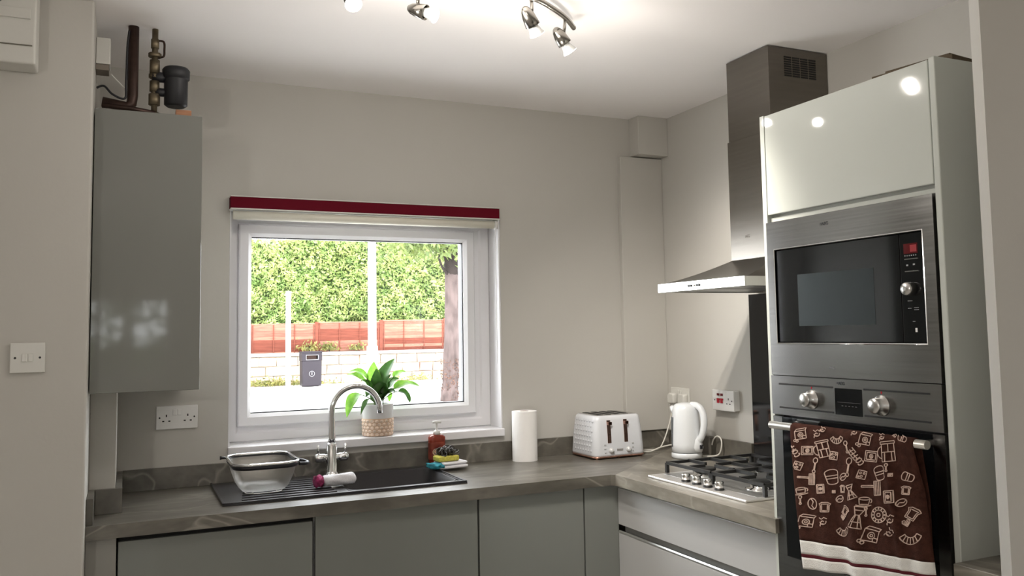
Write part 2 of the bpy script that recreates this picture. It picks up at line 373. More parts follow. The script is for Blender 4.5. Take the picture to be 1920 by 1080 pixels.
b = bm_new(); bx(b, (-2.352, -0.019, WTZ1), (-0.001, -0.001, UZ), 0.001, 1); obj('upstand', b, WT_U, wt)
b = bm_new(); bx(b, (-0.019, -0.655, WTZ1), (-0.001, -0.0195, UZ), 0.001, 1); obj('upstand', b, WT_U, wt)
b = bm_new(); bx(b, (-2.43, -0.419, WTZ1), (-2.352, -0.401, UZ), 0.001, 1); obj('upstand', b, WT_U, wt)
b = bm_new(); bx(b, (-2.371, -0.4005, WTZ1), (-2.3525, -0.0195, UZ), 0.001, 1); obj('upstand', b, WT_U, wt)
b = bm_new(); bx(b, (-2.4495, -0.585, WTZ1), (-2.431, -0.401, UZ), 0.001, 1); obj('upstand', b, WT_U, wt)
w2 = thing('worktop', (-0.33, -2.22, 0.884), 'short worktop piece between the tall oven unit and wall end', 'worktop')
b = bm_new(); bx(b, (-0.655, -2.299, 0.884), (-0.001, -2.1445, 0.925), 0.001, 1); obj('board', b, WT_Y, w2)
bc = thing('base_cabinet', (-0.32, -2.22, 0), 'narrow base unit under the worktop beside the wall end', 'cabinet')
b = bm_new(); bx(b, (-0.58, -2.298, 0.1), (-0.01, -2.146, 0.883)); obj('carcass', b, CARC, bc)
b = bm_new(); bx(b, (-0.60, -2.298, 0.12), (-0.581, -2.146, 0.882), 0.0015); obj('door', b, DOORG, bc)

# ================================================================== BASE UNITS
def carcass(bm, x0, x1, y0, y1, z0=0.10, z1=0.867):
    t = 0.016
    bx(bm, (x0, y0, z0), (x0+t, y1, z1)); bx(bm, (x1-t, y0, z0), (x1, y1, z1)); bx(bm, (x0+t, y0, z0), (x1-t, y1, z0+t)); bx(bm, (x0+t, y1-0.006, z0+t), (x1-t, y1, z1))
DF = -0.58
fp = box_obj('filler_panel', (-2.449, -0.59, 0.0), (-2.366, -0.57, 0.8685), mat('filler_paint', (0.24, 0.23, 0.21), 0.4), bev=0.001); tag(fp, 'plain end panel left of the first grey cupboard door', 'panel')
def base_unit(x0, x1, label, ztop):
    t = thing('base_cabinet', ((x0+x1)/2, -0.3, 0), label, 'cabinet')
    b = bm_new(); carcass(b, x0+0.001, x1-0.001, -0.555, -0.02); obj('carcass', b, CARC, t)
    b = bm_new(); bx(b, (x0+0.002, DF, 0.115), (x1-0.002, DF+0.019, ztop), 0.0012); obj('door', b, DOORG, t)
    b = bm_new(); bx(b, (x0, -0.52, 0.0), (x1, -0.505, 0.098)); obj('plinth', b, DOORG, t)
    return t
t = thing('integrated_appliance', (-2.07, -0.3, 0), 'appliance behind a grey door with black gap, under colander', 'appliance')
b = bm_new(); bx(b, (-2.355, -0.545, 0.1), (-1.785, -0.03, 0.84)); obj('body', b, BLKM, t)
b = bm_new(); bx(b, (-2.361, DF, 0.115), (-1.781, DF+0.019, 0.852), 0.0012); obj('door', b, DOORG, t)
b = bm_new(); bx(b, (-2.36, DF+0.022, 0.845), (-1.782, DF+0.03, 0.867)); obj('gap_strip', b, DARKGAP, t)
base_unit(-1.774, -1.195, 'wide grey cupboard door under the sink bowl', 0.8675)
base_unit(-1.192, -0.764, 'narrower grey cupboard door right of the sink unit', 0.8675)
fp = box_obj('filler_panel', (-0.76, DF, 0.0), (-0.612, DF+0.019, 0.8675), DOORG, bev=0.001); tag(fp, 'narrow grey panel filling the inside corner of the units', 'panel')
# drawers
dr = thing('drawer_unit', (-0.3, -1.05, 0), 'grey handleless drawer unit under the gas hob', 'cabinet')
DX = -0.615; dy0, dy1 = -1.503, -0.5825
b = bm_new()
for (a, c) in (((-0.59, dy0, 0.1), (-0.02, dy0+0.016, 0.867)), ((-0.59, -0.64, 0.1), (-0.02, -0.624, 0.867)), ((-0.59, dy0+0.016, 0.1), (-0.02, -0.64, 0.116)), ((-0.026, dy0+0.016, 0.116), (-0.02, -0.64, 0.867))): bx(b, a, c)
obj('carcass', b, CARC, dr)
b = bm_new(); bx(b, (-0.592, dy0+0.01, 0.40), (-0.590, dy1-0.012, 0.866)); obj('recess_back', b, mat('recess_grey', (0.25, 0.25, 0.24), 0.5), dr)
def drawer(z0, z1):
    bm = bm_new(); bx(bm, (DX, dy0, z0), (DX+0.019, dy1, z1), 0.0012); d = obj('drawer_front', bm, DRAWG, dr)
    bm = bm_new(); prof = [(DX, z1+0.0005), (DX, z1+0.006), (DX+0.004, z1+0.010), (DX+0.019, z1+0.004), (DX+0.019, z1+0.0005)]
    rings = [[Vector((x, y, z)) for x, z in prof] for y in (dy0, dy1)]; loft(bm, rings, smooth=False); obj('grip_rail', bm, mat('aluminium', (0.72, 0.72, 0.70), 0.3, 0.9), d)
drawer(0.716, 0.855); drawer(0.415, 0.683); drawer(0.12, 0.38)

# ================================================================== SINK AND TAP
sk = thing('sink', (-1.63, -0.26, 0.91), 'black composite inset sink with drainer and single bowl', 'sink')
SKX0, SKX1, SKY0, SKY1 = -2.055, -1.2, -0.487, -0.028
b = bm_new(); zt = 0.9165
def rim_piece(x0, x1, y0, y1): bx(b, (x0, y0, 0.9102), (x1, y1, zt), 0.0)
rim_piece(SKX0, BX0+0.0, SKY0, SKY1); rim_piece(BX0, BX1, SKY0, BY0); rim_piece(BX0, BX1, BY1, SKY1); rim_piece(BX1, SKX1, SKY0, SKY1)
bmesh.ops.remove_doubles(b, verts=b.verts, dist=1e-5); obj('deck', b, GRANITE, sk)
b = bm_new()
o_ = rrect((BX0+BX1)/2, (BY0+BY1)/2, zt-0.001, (BX1-BX0)/2-0.001, (BY1-BY0)/2-0.001, 0.035); i_ = rrect((BX0+BX1)/2, (BY0+BY1)/2, 0.73, (BX1-BX0)/2-0.02, (BY1-BY0)/2-0.02, 0.04)
o2 = rrect((BX0+BX1)/2, (BY0+BY1)/2, 0.72, (BX1-BX0)/2-0.001, (BY1-BY0)/2-0.001, 0.04); i2 = rrect((BX0+BX1)/2, (BY0+BY1)/2, zt-0.001, (BX1-BX0)/2-0.008, (BY1-BY0)/2-0.008, 0.035)
loft(b, [o2, o_, i2, i_]); obj('bowl', b, GRANITE, sk)
b = bm_new(); cyl(b, (-1.42, -0.26, 0.7295), (-1.42, -0.26, 0.734), 0.045, n=24); obj('waste', b, CHROME, sk)
for k in range(8):
    y = -0.44+0.045*k; b = bm_new(); bx(b, (-1.99+0.006*k, y-0.006, zt+0.0001), (-1.67, y+0.006, zt+0.0035), 0.0015, 1); obj('drainer_rib', b, GRANITE, sk)
b = bm_new(); bx(b, (SKX0, SKY0, zt), (SKX1, SKY0+0.008, zt+0.004), 0.0015); bx(b, (SKX0, SKY0, zt), (SKX0+0.008, SKY1, zt+0.004), 0.0015); bx(b, (SKX1-0.008, SKY0, zt), (SKX1, SKY1, zt+0.004), 0.0015)
obj('raised_edge', b, GRANITE, sk)

tp = thing('kitchen_tap', (-1.607, -0.055, zt), 'tall chrome swan-neck mixer tap behind the drainer', 'tap')
TX, TY = -1.607, -0.055
b = bm_new(); lathe(b, [(0.031, 0), (0.031, 0.004), (0.026, 0.010), (0.0225, 0.014), (0.0215, 0.11), (0.0185, 0.118), (0.0165, 0.124)], (TX, TY, zt)); obj('body', b, CHROME, tp)
b = bm_new(); R = 0.0965; cx, cz = TX+R, 1.163
pts = [(TX, TY, zt+0.118), (TX, TY, 1.06), (TX, TY, 1.11), (TX, TY, 1.14)] + [(cx-R*math.cos(a), TY-0.0*a, cz+R*math.sin(a)) for a in [PI*k/22*1.0 for k in range(23)]] + [(TX+2*R+0.001, TY, 1.147)]
tube(b, pts, [0.0155, 0.0145, 0.0125, 0.0125]+[0.0122]*24, 16); obj('spout', b, CHROME, tp)
b = bm_new(); lathe(b, [(0.0135, 0), (0.0135, 0.008), (0.012, 0.012)], (TX, TY, 1.04)); obj('collar', b, CHROME, tp)
b = bm_new(); cyl(b, (TX-0.02, TY, 0.985), (TX+0.02, TY, 0.985), 0.013); obj('valve_body', b, CHROME, tp)
for s in (-1, 1):
    b = bm_new(); lathe(b, [(0.012, 0), (0.017, 0.01), (0.0175, 0.04), (0.014, 0.046), (0.008, 0.048)], (TX+s*0.019, TY, 0.984), axis=(s, 0, 0)); h = obj('valve', b, CHROME, tp)
    b = bm_new(); tube(b, [(TX+s*0.05, TY, 0.996), (TX+s*0.053, TY-0.003, 1.012), (TX+s*0.056, TY-0.006, 1.036)], [0.0055, 0.0045, 0.005], 10); obj('lever', b, CHROME, h)

# ================================================================== TALL OVEN UNIT
tu = thing('tall_cabinet', (-0.31, -1.82, 0), 'tall pale grey oven housing unit with gloss top door', 'cabinet')
TF = -0.6257; TL, TR = -1.508, -2.143; TZ = 2.099
b = bm_new(); bx(b, (TF, TL-0.018, 0.0), (-0.002, TL, 0.868), 0.0); bx(b, (TF, TL-0.018, 0.868), (-0.002, TL, TZ), 0.0); bmesh.ops.remove_doubles(b, verts=b.verts, dist=1e-5); obj('side_panel', b, TALLW, tu)
b = bm_new(); bx(b, (TF-0.001, TR, 0.0), (-0.002, TR+0.018, TZ+0.002), 0.0025); obj('side_panel', b, TALLW, tu)
b = bm_new(); bx(b, (TF+0.022, TR+0.019, TZ-0.022), (-0.002, TL-0.019, TZ-0.004)); obj('top_panel', b, CARC, tu)
b = bm_new(); bx(b, (-0.02, TR+0.019, 0.1), (-0.012, TL-0.019, TZ-0.023)); obj('back_panel', b, CARC, tu)
b = bm_new(); bx(b, (TF, TR+0.021, 1.797), (TF+0.019, TL-0.021, TZ-0.002), 0.002); obj('door', b, TALLW, tu)
b = bm_new(); bx(b, (TF+0.012, TR+0.019, 1.776), (TF+0.03, TL-0.019, 1.788), 0.001); bx(b, (TF+0.022, TR+0.019, 1.785), (TF+0.03, TL-0.019, 1.80)); obj('shelf_edge', b, TALLW, tu)
b = bm_new(); bx(b, (TF, TR+0.021, 0.12), (TF+0.019, TL-0.021, 0.722), 0.002); obj('lower_door', b, TALLW, tu)
b = bm_new(); bx(b, (-0.58, TR+0.019, 0.0), (-0.56, TL-0.019, 0.1)); obj('plinth', b, TALLW, tu)
bd = bm_new(); F = Matrix.Translation((-0.40, -2.07, TZ+0.0035)) @ Matrix.Rotation(math.radians(8), 4, 'Z')
bx(bd, (-0.165, -0.045, 0), (0.25, 0.18, 0.013), 0.001, 1, F); bx(bd, (-0.15, -0.03, 0.013), (0.25, 0.15, 0.022), 0.001, 1, F)
tag(obj('cardboard_sheet', bd, mat('dark_card', (0.10, 0.075, 0.045), 0.8)), 'dark brown card lying on top of the tall oven unit', 'cardboard')

# appliance plane: local u = -y (to the right seen from the room), v = z, n = -x
def AF(y, z, x=-0.63): return plane_frame((x, y, z), (0, -1, 0), (0, 0, 1))   # n = U x V = (-1,0,0)
OY0, OY1 = -1.524, -2.119
mw = thing('microwave', (-0.4, -1.82, 1.326), 'built-in steel microwave with black glass door and red display', 'microwave')
b = bm_new(); bx(b, (-0.602, OY1+0.012, 1.34), (-0.1, OY0-0.012, 1.765)); obj('body', b, BLKM, mw)
MZ0, MZ1, VY0, VY1, VZ0, VZ1 = 1.3255, 1.7735, -1.555, -2.085, 1.417, 1.691
b = bm_new()
for (y0, y1, z0, z1) in ((OY0, OY1, VZ1, MZ1), (OY0, OY1, MZ0, VZ0), (OY0, VY0, VZ0, VZ1), (VY1, OY1, VZ0, VZ1)): bx(b, (-0.63, y0, z0), (-0.603, y1, z1))
bmesh.ops.remove_doubles(b, verts=b.verts, dist=1e-5); obj('trim_frame', b, STEEL, mw)
b = bm_new(); ring_profile(b, 0, VY0-VY1, 0, VZ1-VZ0, [(0, 0), (-0.0015, 0.0012), (0, 0.0024), (0.0015, 0.0012)])
bmesh.ops.transform(b, matrix=Matrix(((0, -1, 0, -0.6293), (-1, 0, 0, VY0), (0, 0, 1, VZ0), (0, 0, 0, 1))), verts=b.verts); obj('trim_bead', b, CHROME, mw)
SPL = -2.0105
b = bm_new(); bx(b, (-0.6255, VY0-0.003, VZ0+0.003), (-0.604, SPL+0.001, VZ1-0.003), 0.0015); dmw = obj('door_glass', b, BLKG, mw)
b = bm_new(); bx(b, (-0.6262, -1.645, 1.466), (-0.6258, -1.925, 1.612)); obj('view_window', b, mat('perforated_screen', (0.025, 0.033, 0.036), 0.2, spec=0.3, var=0.08, vscale=4), dmw)
b = bm_new(); bx(b, (-0.6258, SPL-0.001, VZ0+0.003), (-0.604, VY1+0.003, VZ1-0.003), 0.0015); pmw = obj('control_panel', b, BLKG, mw)
b = bm_new(); bx(b, (-0.6264, -2.024, 1.637), (-0.6260, -2.066, 1.662)); obj('display', b, mat('display_red_dark', (0.09, 0.006, 0.008), 0.15), pmw)
b = bm_new(); bx(b, (-0.6268, -2.044, 1.641), (-0.6265, -2.063, 1.658)); obj('display_glow', b, mat('display_glow_red', (0.22, 0.01, 0.015), 0.3, emit=((1, 0.05, 0.06), 0.06)), pmw)
for z in (1.624, 1.594):
    b = bm_new(); bx(b, (-0.6275, -2.026, z-0.0012), (-0.626, -2.066, z+0.0012)); obj('button_bar', b, CHROME, pmw)
b = bm_new()
for (y, z, ww, hh) in ((-2.033, 1.609, .003, .004), (-2.053, 1.610, .003, .004), (-2.036, 1.522, .007, .0012), (-2.034, 1.504, .005, .0012), (-2.054, 1.505, .007, .0012), (-2.054, 1.500, .007, .0012), (-2.045, 1.472, .004, .0012)):
    bx(b, (-0.6263, y-ww, z-hh/2), (-0.626, y+ww, z+hh/2))
for k in range(6): bx(b, (-0.6263, -2.026-0.0065*k, 1.631), (-0.626, -2.029-0.0065*k, 1.634))
obj('panel_print', b, mat('grey_print', (0.28, 0.28, 0.28), 0.5), pmw, kind='stuff')
b = bm_new(); lathe(b, [(0.0165, 0), (0.0165, 0.016), (0.014, 0.021), (0.004, 0.023)], (-0.6262, -2.041, 1.551), axis=(-1, 0, 0)); obj('knob', b, STEEL2, pmw)
b = bm_new(); bx(b, (-0.6264, -2.048, 1.446), (-0.626, -2.054, 1.456)); obj('door_symbol', b, PLAST, pmw)
b = text_bm('≡AEG', 0.0125, AF(-1.762, 1.744, -0.6303)); obj('brand_lettering', b, BLKP, mw)
b = text_bm('AEG', 0.011, AF(-1.77, 1.352, -0.6303)); obj('brand_lettering', b, mat('etched_steel', (0.2, 0.2, 0.2), 0.5, 0.6), mw)

ov = thing('oven', (-0.4, -1.82, 0.728), 'built-in steel single oven with two knobs and bar handle', 'oven')
b = bm_new(); bx(b, (-0.602, OY1+0.012, 0.74), (-0.08, OY0-0.012, 1.318)); obj('body', b, BLKM, ov)
PZ0, PZ1 = 1.212, 1.3235
b = bm_new()
for (y0, y1) in ((OY0, -1.777), (-1.874, OY1)): bx(b, (-0.632, y0, PZ0), (-0.603, y1, PZ1), 0.0)
bx(b, (-0.632, -1.777, 1.299), (-0.603, -1.874, PZ1)); bx(b, (-0.632, -1.777, PZ0), (-0.603, -1.874, 1.229))
bmesh.ops.remove_doubles(b, verts=b.verts, dist=1e-5); pan = obj('control_panel', b, STEEL, ov)
b = bm_new(); bx(b, (-0.6315, -1.7772, 1.2293), (-0.604, -1.8738, 1.2988)); obj('display', b, BLKG, pan)
b = bm_new()
for k in range(5): bx(b, (-0.6319, -1.80-0.012*k, 1.2525), (-0.6316, -1.806-0.012*k, 1.2535))
bx(b, (-0.6319, -1.785, 1.262), (-0.6316, -1.866, 1.2626)); obj('display_print', b, mat('dim_print', (0.12, 0.12, 0.12), 0.5), pan)
for z in (1.3, 1.233):
    for (y0, y1) in ((-1.556, -1.772), (-1.879, -2.086)):
        b = bm_new(); bx(b, (-0.6324, y0, z-0.0022), (-0.6318, y1, z+0.0022)); obj('groove_line', b, DARKGAP, pan)
for y in (-1.690, -1.938):
    b = bm_new(); lathe(b, [(0.026, 0), (0.026, 0.004), (0.0195, 0.006), (0.0195, 0.028), (0.0175, 0.031), (0.003, 0.032)], (-0.6322, y, 1.263), axis=(-1, 0, 0)); kn = obj('knob', b, STEEL2, pan)
    b = bm_new(); bx(b, (-0.6328, y-0.0015, 1.292), (-0.6321, y+0.0015, 1.298)); obj('red_mark', b, REDP, kn)
b = text_bm('≡AEG', 0.0115, AF(-1.80, 1.3115, -0.6323)); obj('brand_lettering', b, BLKP, pan)
b = bm_new(); GY0, GY1, GZ0, GZ1 = -1.562, -2.086, 0.812, 1.206
for (y0, y1, z0, z1) in ((OY0, OY1, 0.73, GZ0), (OY0, GY0, GZ0, GZ1), (GY1, OY1, GZ0, GZ1)): bx(b, (-0.63, y0, z0), (-0.603, y1, z1))
bmesh.ops.remove_doubles(b, verts=b.verts, dist=1e-5); dv = obj('door_frame', b, STEEL, ov)
b = bm_new(); bx(b, (-0.6295, GY0-0.0005, GZ0+0.0005), (-0.604, GY1+0.0005, GZ1), 0.001); obj('door_glass', b, BLKG, ov)
HX, HZ = -0.68, 1.187
b = bm_new(); cyl(b, (HX, -1.572, HZ), (HX, -2.112, HZ), 0.0105, n=24); hd = obj('handle_bar', b, mat('pale_satin_steel', (0.74, 0.72, 0.68), 0.3, 0.9), ov)
for y in (-1.60, -2.085):
    b = bm_new(); cyl(b, (-0.631, y, HZ), (HX+0.008, y, HZ), 0.007, n=14); obj('handle_post', b, STEEL2, hd)

# ================================================================== TOWEL
TWL = thing('tea_towel', (HX, -1.87, 0.82), 'brown tea towel with coffee motifs and white hem over the handle', 'towel')
LEN = 0.375
def tw(u, v):
    """front sheet; u across 0..1 (left..right), v distance below the bar"""
    k = v/LEN; L = 1 - 0.125*u*k
    y = -1.668 - 0.414*u - (0.052 - 0.008*u)*k + 0.004*math.sin(9*u+3*k)
    z = HZ + 0.011 - v*L
    a = 0.003 + 0.009*k
    x = HX - 0.0135 - a*(0.6*math.sin(2*PI*2.3*u+0.6) + 0.5*math.sin(2*PI*4.1*u+1.2+k)) - 0.012*k
    cr = math.exp(-((u-0.80)/0.022)**2); x -= 0.006*cr*min(1, k*5)
    if u > 0.82: x += (u-0.82)*0.13*min(1, k*3)
    return Vector((x, y, z))
NU, NV = 72, 60
def sheet_mesh(fn, nu, nv, v0=0, v1=1, th=0.0022):
    bm = bm_new(); G = [[bm.verts.new(fn(i/nu, v0+(v1-v0)*j/nv)) for i in range(nu+1)] for j in range(nv+1)]
    for j in range(nv):
        for i in range(nu):
            f = bm.faces.new((G[j][i], G[j][i+1], G[j+1][i+1], G[j+1][i])); f.smooth = True
    bmesh.ops.recalc_face_normals(bm, faces=bm.faces); bmesh.ops.solidify(bm, geom=bm.faces[:], thickness=th)
    return bm
TERRY = dict(rough=0.95, bump=0.9, bscale=500, spec=0.1)
BROWN = mat('brown_terry', (0.050, 0.019, 0.013), var=0.3, vscale=60, **TERRY)
HEMW = mat('white_terry', (0.72, 0.70, 0.66), var=0.08, vscale=40, **TERRY)
STRIPE = mat('maroon_stripe', (0.09, 0.015, 0.02), **TERRY)
vb0, vb1, vb2 = 0.303, 0.337, 0.346
def over(u, q):   # q 0..1: from the back edge, up and over the bar, to v = 0 at the front
    a = PI*(1-q)
    p = tw(u, 0.0); c = Vector((HX, p.y, HZ)); r = 0.0135
    return Vector((HX - r*math.cos(a) if True else 0, p.y, HZ+0.011*0 + r*math.sin(a)+0.0))
def front(u, t):  # t in metres, negative = over the bar and down the back
    if t >= 0.012: return tw(u, t)
    arc = PI*0.0135
    if t > 0.012-arc:
        a = (0.012-t)/0.0135; p = tw(u, 0.012); return Vector((HX-(HX-p.x)*math.cos(a), p.y, HZ+0.0135*math.sin(a)))
    d = 0.012-arc-t; p = tw(u, 0.012); return Vector((HX+0.013+0.003*math.sin(7*u), p.y-0.018*min(1, d*8), HZ-d))
obj('brown_field', sheet_mesh(front, NU, 70, -0.26, vb0), BROWN, TWL)
obj('white_hem', sheet_mesh(front, NU, 6, vb0, vb1), HEMW, TWL)
obj('maroon_band', sheet_mesh(front, NU, 3, vb1, vb2), STRIPE, TWL)
obj('white_hem', sheet_mesh(front, NU, 5, vb2, LEN), HEMW, TWL)
# printed motifs: strokes laid on the cloth
def arc_(cx, cy, rx, ry, a0, a1, n=14): return [(cx+rx*math.cos(math.radians(a0+(a1-a0)*k/n)), cy+ry*math.sin(math.radians(a0+(a1-a0)*k/n))) for k in range(n+1)]
def rect_(x0, y0, x1, y1): return [(x0, y0), (x1, y0), (x1, y1), (x0, y1), (x0, y0)]
MOT = {
 'croissant': [arc_(0, .15, .5, .55, 200, 350), arc_(0, .25, .3, .3, 205, 345), [(-.47, -.04), (-.27, .12)], [(.49, .05), (.29, .17)]] + [[(.3*math.cos(math.radians(a)), .25+.3*math.sin(math.radians(a))), (.5*math.cos(math.radians(a)), .15+.55*math.sin(math.radians(a)))] for a in (225, 248, 270, 292, 315)],
 'press': [rect_(-.25, -.4, .25, .35), [(-.3, .35), (.3, .35)], [(-.3, .45), (.3, .45)], [(-.3, .35), (-.3, .45)], [(.3, .35), (.3, .45)], [(-.25, 0), (.25, 0)], [(0, 0), (0, .35)], [(-.12, -.4), (-.12, 0)], [(.12, -.4), (.12, 0)], arc_(-.25, 0, .2, .25, 90, 270)],
 'packet': [rect_(-.4, -.3, .4, .3), rect_(-.3, -.2, .3, .2), arc_(0, 0, .12, .12, 0, 360), arc_(0, 0, .05, .05, 0, 360, 8)],
 'bean': [arc_(0, 0, .45, .32, 0, 360, 20), [(-.4, -.05), (-.15, .08), (.15, -.08), (.4, .05)]],
 'scoop': [[(-.5, .1), (.05, .05)], [(-.5, .17), (.05, .12)], [(-.5, .1), (-.5, .17)], rect_(.05, -.3, .35, .3), [(.12, -.28), (.12, .28)], [(.2, -.28), (.2, .28)], [(.28, -.28), (.28, .28)]],
 'cube': [rect_(-.35, -.35, .35, .35), arc_(-.15, .12, .08, .08, 0, 360, 8), arc_(.15, .15, .08, .08, 0, 360, 8), arc_(0, -.15, .09, .09, 0, 360, 8), arc_(-.2, -.2, .05, .05, 0, 360, 8)],
 'spoon': [arc_(0, .35, .14, .18, 0, 360), [(0, .17), (.02, -.3)], [(.05, .18), (.08, -.3)], arc_(.05, -.38, .1, .1, 0, 360, 10)],
 'jug': [[(-.2, .45), (.25, .45), (.08, .1), (.3, -.45), (-.3, -.45), (-.08, .1), (-.2, .45)], [(-.1, .1), (.1, .1)], [(-.2, -.2), (.2, -.2)], [(-.05, .1), (-.15, -.45)], [(.05, .1), (.15, -.45)], [(-.14, .3), (.17, .3)]],
 'plate': [arc_(0, 0, .48, .48, 0, 360, 26), arc_(0, 0, .3, .3, 0, 360, 20), arc_(0, 0, .12, .1, 0, 360, 10)] + [arc_(.39*math.cos(a), .39*math.sin(a), .03, .03, 0, 360, 6) for a in [k*PI/6 for k in range(12)]],
 'machine': [rect_(-.4, -.3, .35, .3), [(-.4, .3), (-.25, .45), (.45, .45), (.35, .3)], arc_(-.02, 0, .17, .17, 0, 360), arc_(-.02, 0, .07, .07, 0, 360, 8), [(.1, -.3), (.1, -.1), (.35, -.1)], arc_(-.45, -.35, .08, .08, 0, 360, 8), arc_(-.3, -.42, .08, .08, 0, 360, 8)],
 'heart': [[(0, -.4), (-.4, .05), (-.35, .3), (-.15, .35), (0, .18), (.15, .35), (.35, .3), (.4, .05), (0, -.4)], [(0, -.25), (-.25, .05), (-.2, .2), (0, .05), (.2, .2), (.25, .05), (0, -.25)], [(0, -.1), (-.1, .05), (.1, .05), (0, -.1)]],
 'roll': [arc_(-.2, 0, .18, .32, 90, 270), [(-.2, .32), (.3, .25)], [(-.2, -.32), (.3, -.25)], arc_(.3, 0, .12, .25, -90, 90), [(-.05, .3), (-.05, -.3)], [(.1, .28), (.1, -.28)]],
 'cup': [arc_(0, .1, .35, .1, 0, 360), [(-.35, .1), (-.28, -.3), (.28, -.3), (.35, .1)], arc_(.36, -.05, .14, .14, -70, 80), arc_(0, -.32, .48, .1, 180, 360)],
 'swirl': [arc_(0, 0, .1, .1, 0, 200), arc_(.05, .02, .25, .25, 180, 380), arc_(0, -.3, .2, .14, 30, 220), [(-.3, .4), (-.1, .25), (.1, .42), (.35, .3)]],
 'toast': [[(-.3, -.35), (.3, -.35), (.3, .15), (.4, .3), (.2, .42), (-.2, .42), (-.4, .3), (-.3, .15), (-.3, -.35)], [(-.2, -.25), (.2, -.25), (.2, .15), (.25, .28), (-.25, .28), (-.2, .15), (-.2, -.25)]],
}
def zpt(zx, zy):   # towel chart position (from left/top of the cloth), metres
    return (1480+zx*0.26846, 790+zy*0.26852)
def chart(px, py):
    d = _f + _r*((px-960-SHX)/FPX) + _u*((540+SHY-py)/FPX); t = (-0.697-CAM[0])/d.x
    y, z = CAM[1]+d.y*t, CAM[2]+d.z*t
    v = HZ+0.011-z; u = 0.5
    for _ in range(6):
        k = max(0, v)/LEN; v = (HZ+0.011-z)/(1-0.125*u*k); u = (-1.668-y-0.052*k)/(0.414-0.008*k)
    return u, v
PL = [('machine', 85, 95, 95, -10), ('swirl', 190, 90, 70, 0), ('croissant', 322, 118, 95, 0), ('swirl', 225, 60, 50, 30), ('swirl', 440, 75, 60, 10), ('machine', 520, 130, 110, 12), ('swirl', 645, 112, 60, 5), ('roll', 795, 118, 75, 25), ('swirl', 740, 100, 40, 50),
 ('packet', 132, 205, 95, 0), ('press', 235, 195, 135, -14), ('cube', 300, 240, 75, 8), ('spoon', 395, 180, 85, -12), ('packet', 570, 245, 120, 6), ('press', 695, 215, 165, -6), ('cube', 75, 310, 75, 18),
 ('spoon', 180, 310, 105, 12), ('roll', 290, 385, 130, 80), ('bean', 375, 385, 70, -30), ('spoon', 412, 320, 130, 10), ('cube', 505, 372, 80, 15), ('roll', 640, 360, 125, 75), ('spoon', 690, 325, 55, 0),
 ('scoop', 140, 405, 125, 0), ('cup', 100, 478, 80, -8), ('packet', 222, 470, 75, 85), ('spoon', 100, 550, 60, 0), ('toast', 370, 472, 65, 0), ('jug', 440, 490, 110, -18), ('bean', 345, 540, 70, -20), ('scoop', 590, 470, 165, -4), ('cup', 532, 550, 100, 4), ('spoon', 542, 632, 65, 0), ('packet', 705, 528, 105, 85),
 ('bean', 172, 575, 85, 80), ('toast', 250, 600, 85, 0), ('swirl', 240, 700, 75, 0), ('machine', 140, 700, 110, 10), ('toast', 395, 625, 85, 35), ('heart', 370, 670, 50, 10), ('croissant', 375, 755, 115, 0), ('jug', 492, 668, 165, 12), ('plate', 637, 655, 115, 0), ('machine', 588, 800, 135, 15), ('swirl', 715, 690, 90, 0), ('swirl', 710, 780, 80, 40),
 ('roll', 815, 390, 95, 20), ('toast', 803, 487, 75, 5), ('bean', 780, 570, 75, -30), ('toast', 845, 650, 105, 30), ('heart', 812, 712, 62, -15), ('croissant', 840, 805, 135, 0), ('cube', 715, 375, 30, 0), ('cube', 300, 490, 25, 0)]
PRINT = mat('cream_print', (0.52, 0.38, 0.31), rough=0.9, var=0.25, vscale=80, spec=0.1)
pb = bm_new()
def put(px_, py_, eps=0.0016):
    u, v = chart(px_, py_)
    p = tw(u, v); du = (tw(u+0.01, v)-p); dv = (tw(u, v+0.004)-p); n = du.cross(dv).normalized()
    if n.x > 0: n = -n
    return p + n*eps
def ok_uv(px_, py_):
    u, v = chart(px_, py_); return 0.004 < u < 0.995 and -0.008 < v < vb0-0.004
def stroke(pts, wpx=1.7):
    d = []
    for i in range(len(pts)-1):
        a, c = Vector(pts[i]), Vector(pts[i+1]); n = max(1, int((c-a).length/3.0))
        d += [a.lerp(c, k/n) for k in range(n)]
    d.append(Vector(pts[-1]))
    run = []; runs = []
    for p in d:
        if ok_uv(p.x, p.y): run.append(p)
        else:
            if len(run) > 1: runs.append(run)
            run = []
    if len(run) > 1: runs.append(run)
    for r_ in runs: ribbon(r_, wpx)
def ribbon(d, wpx):
    L_, R_ = [], []
    for i, p in enumerate(d):
        t = (d[min(i+1, len(d)-1)]-d[max(i-1, 0)]); t = t.normalized() if t.length > 1e-6 else Vector((1, 0)); nn = Vector((-t.y, t.x))*(wpx/2)
        L_.append(pb.verts.new(put(p.x+nn.x, p.y+nn.y))); R_.append(pb.verts.new(put(p.x-nn.x, p.y-nn.y)))
    for i in range(len(d)-1):
        pb.faces.new((L_[i], L_[i+1], R_[i+1], R_[i]))
for nm, zx, zy, sz, rot in PL:
    cx_, cy_ = zpt(zx, zy); s = sz*0.2685; a = math.radians(rot); ca, sa = math.cos(a), math.sin(a)
    for st in MOT[nm]:
        stroke([(cx_+s*(x*ca+y*sa), cy_-s*(-x*sa+y*ca)) for x, y in st])
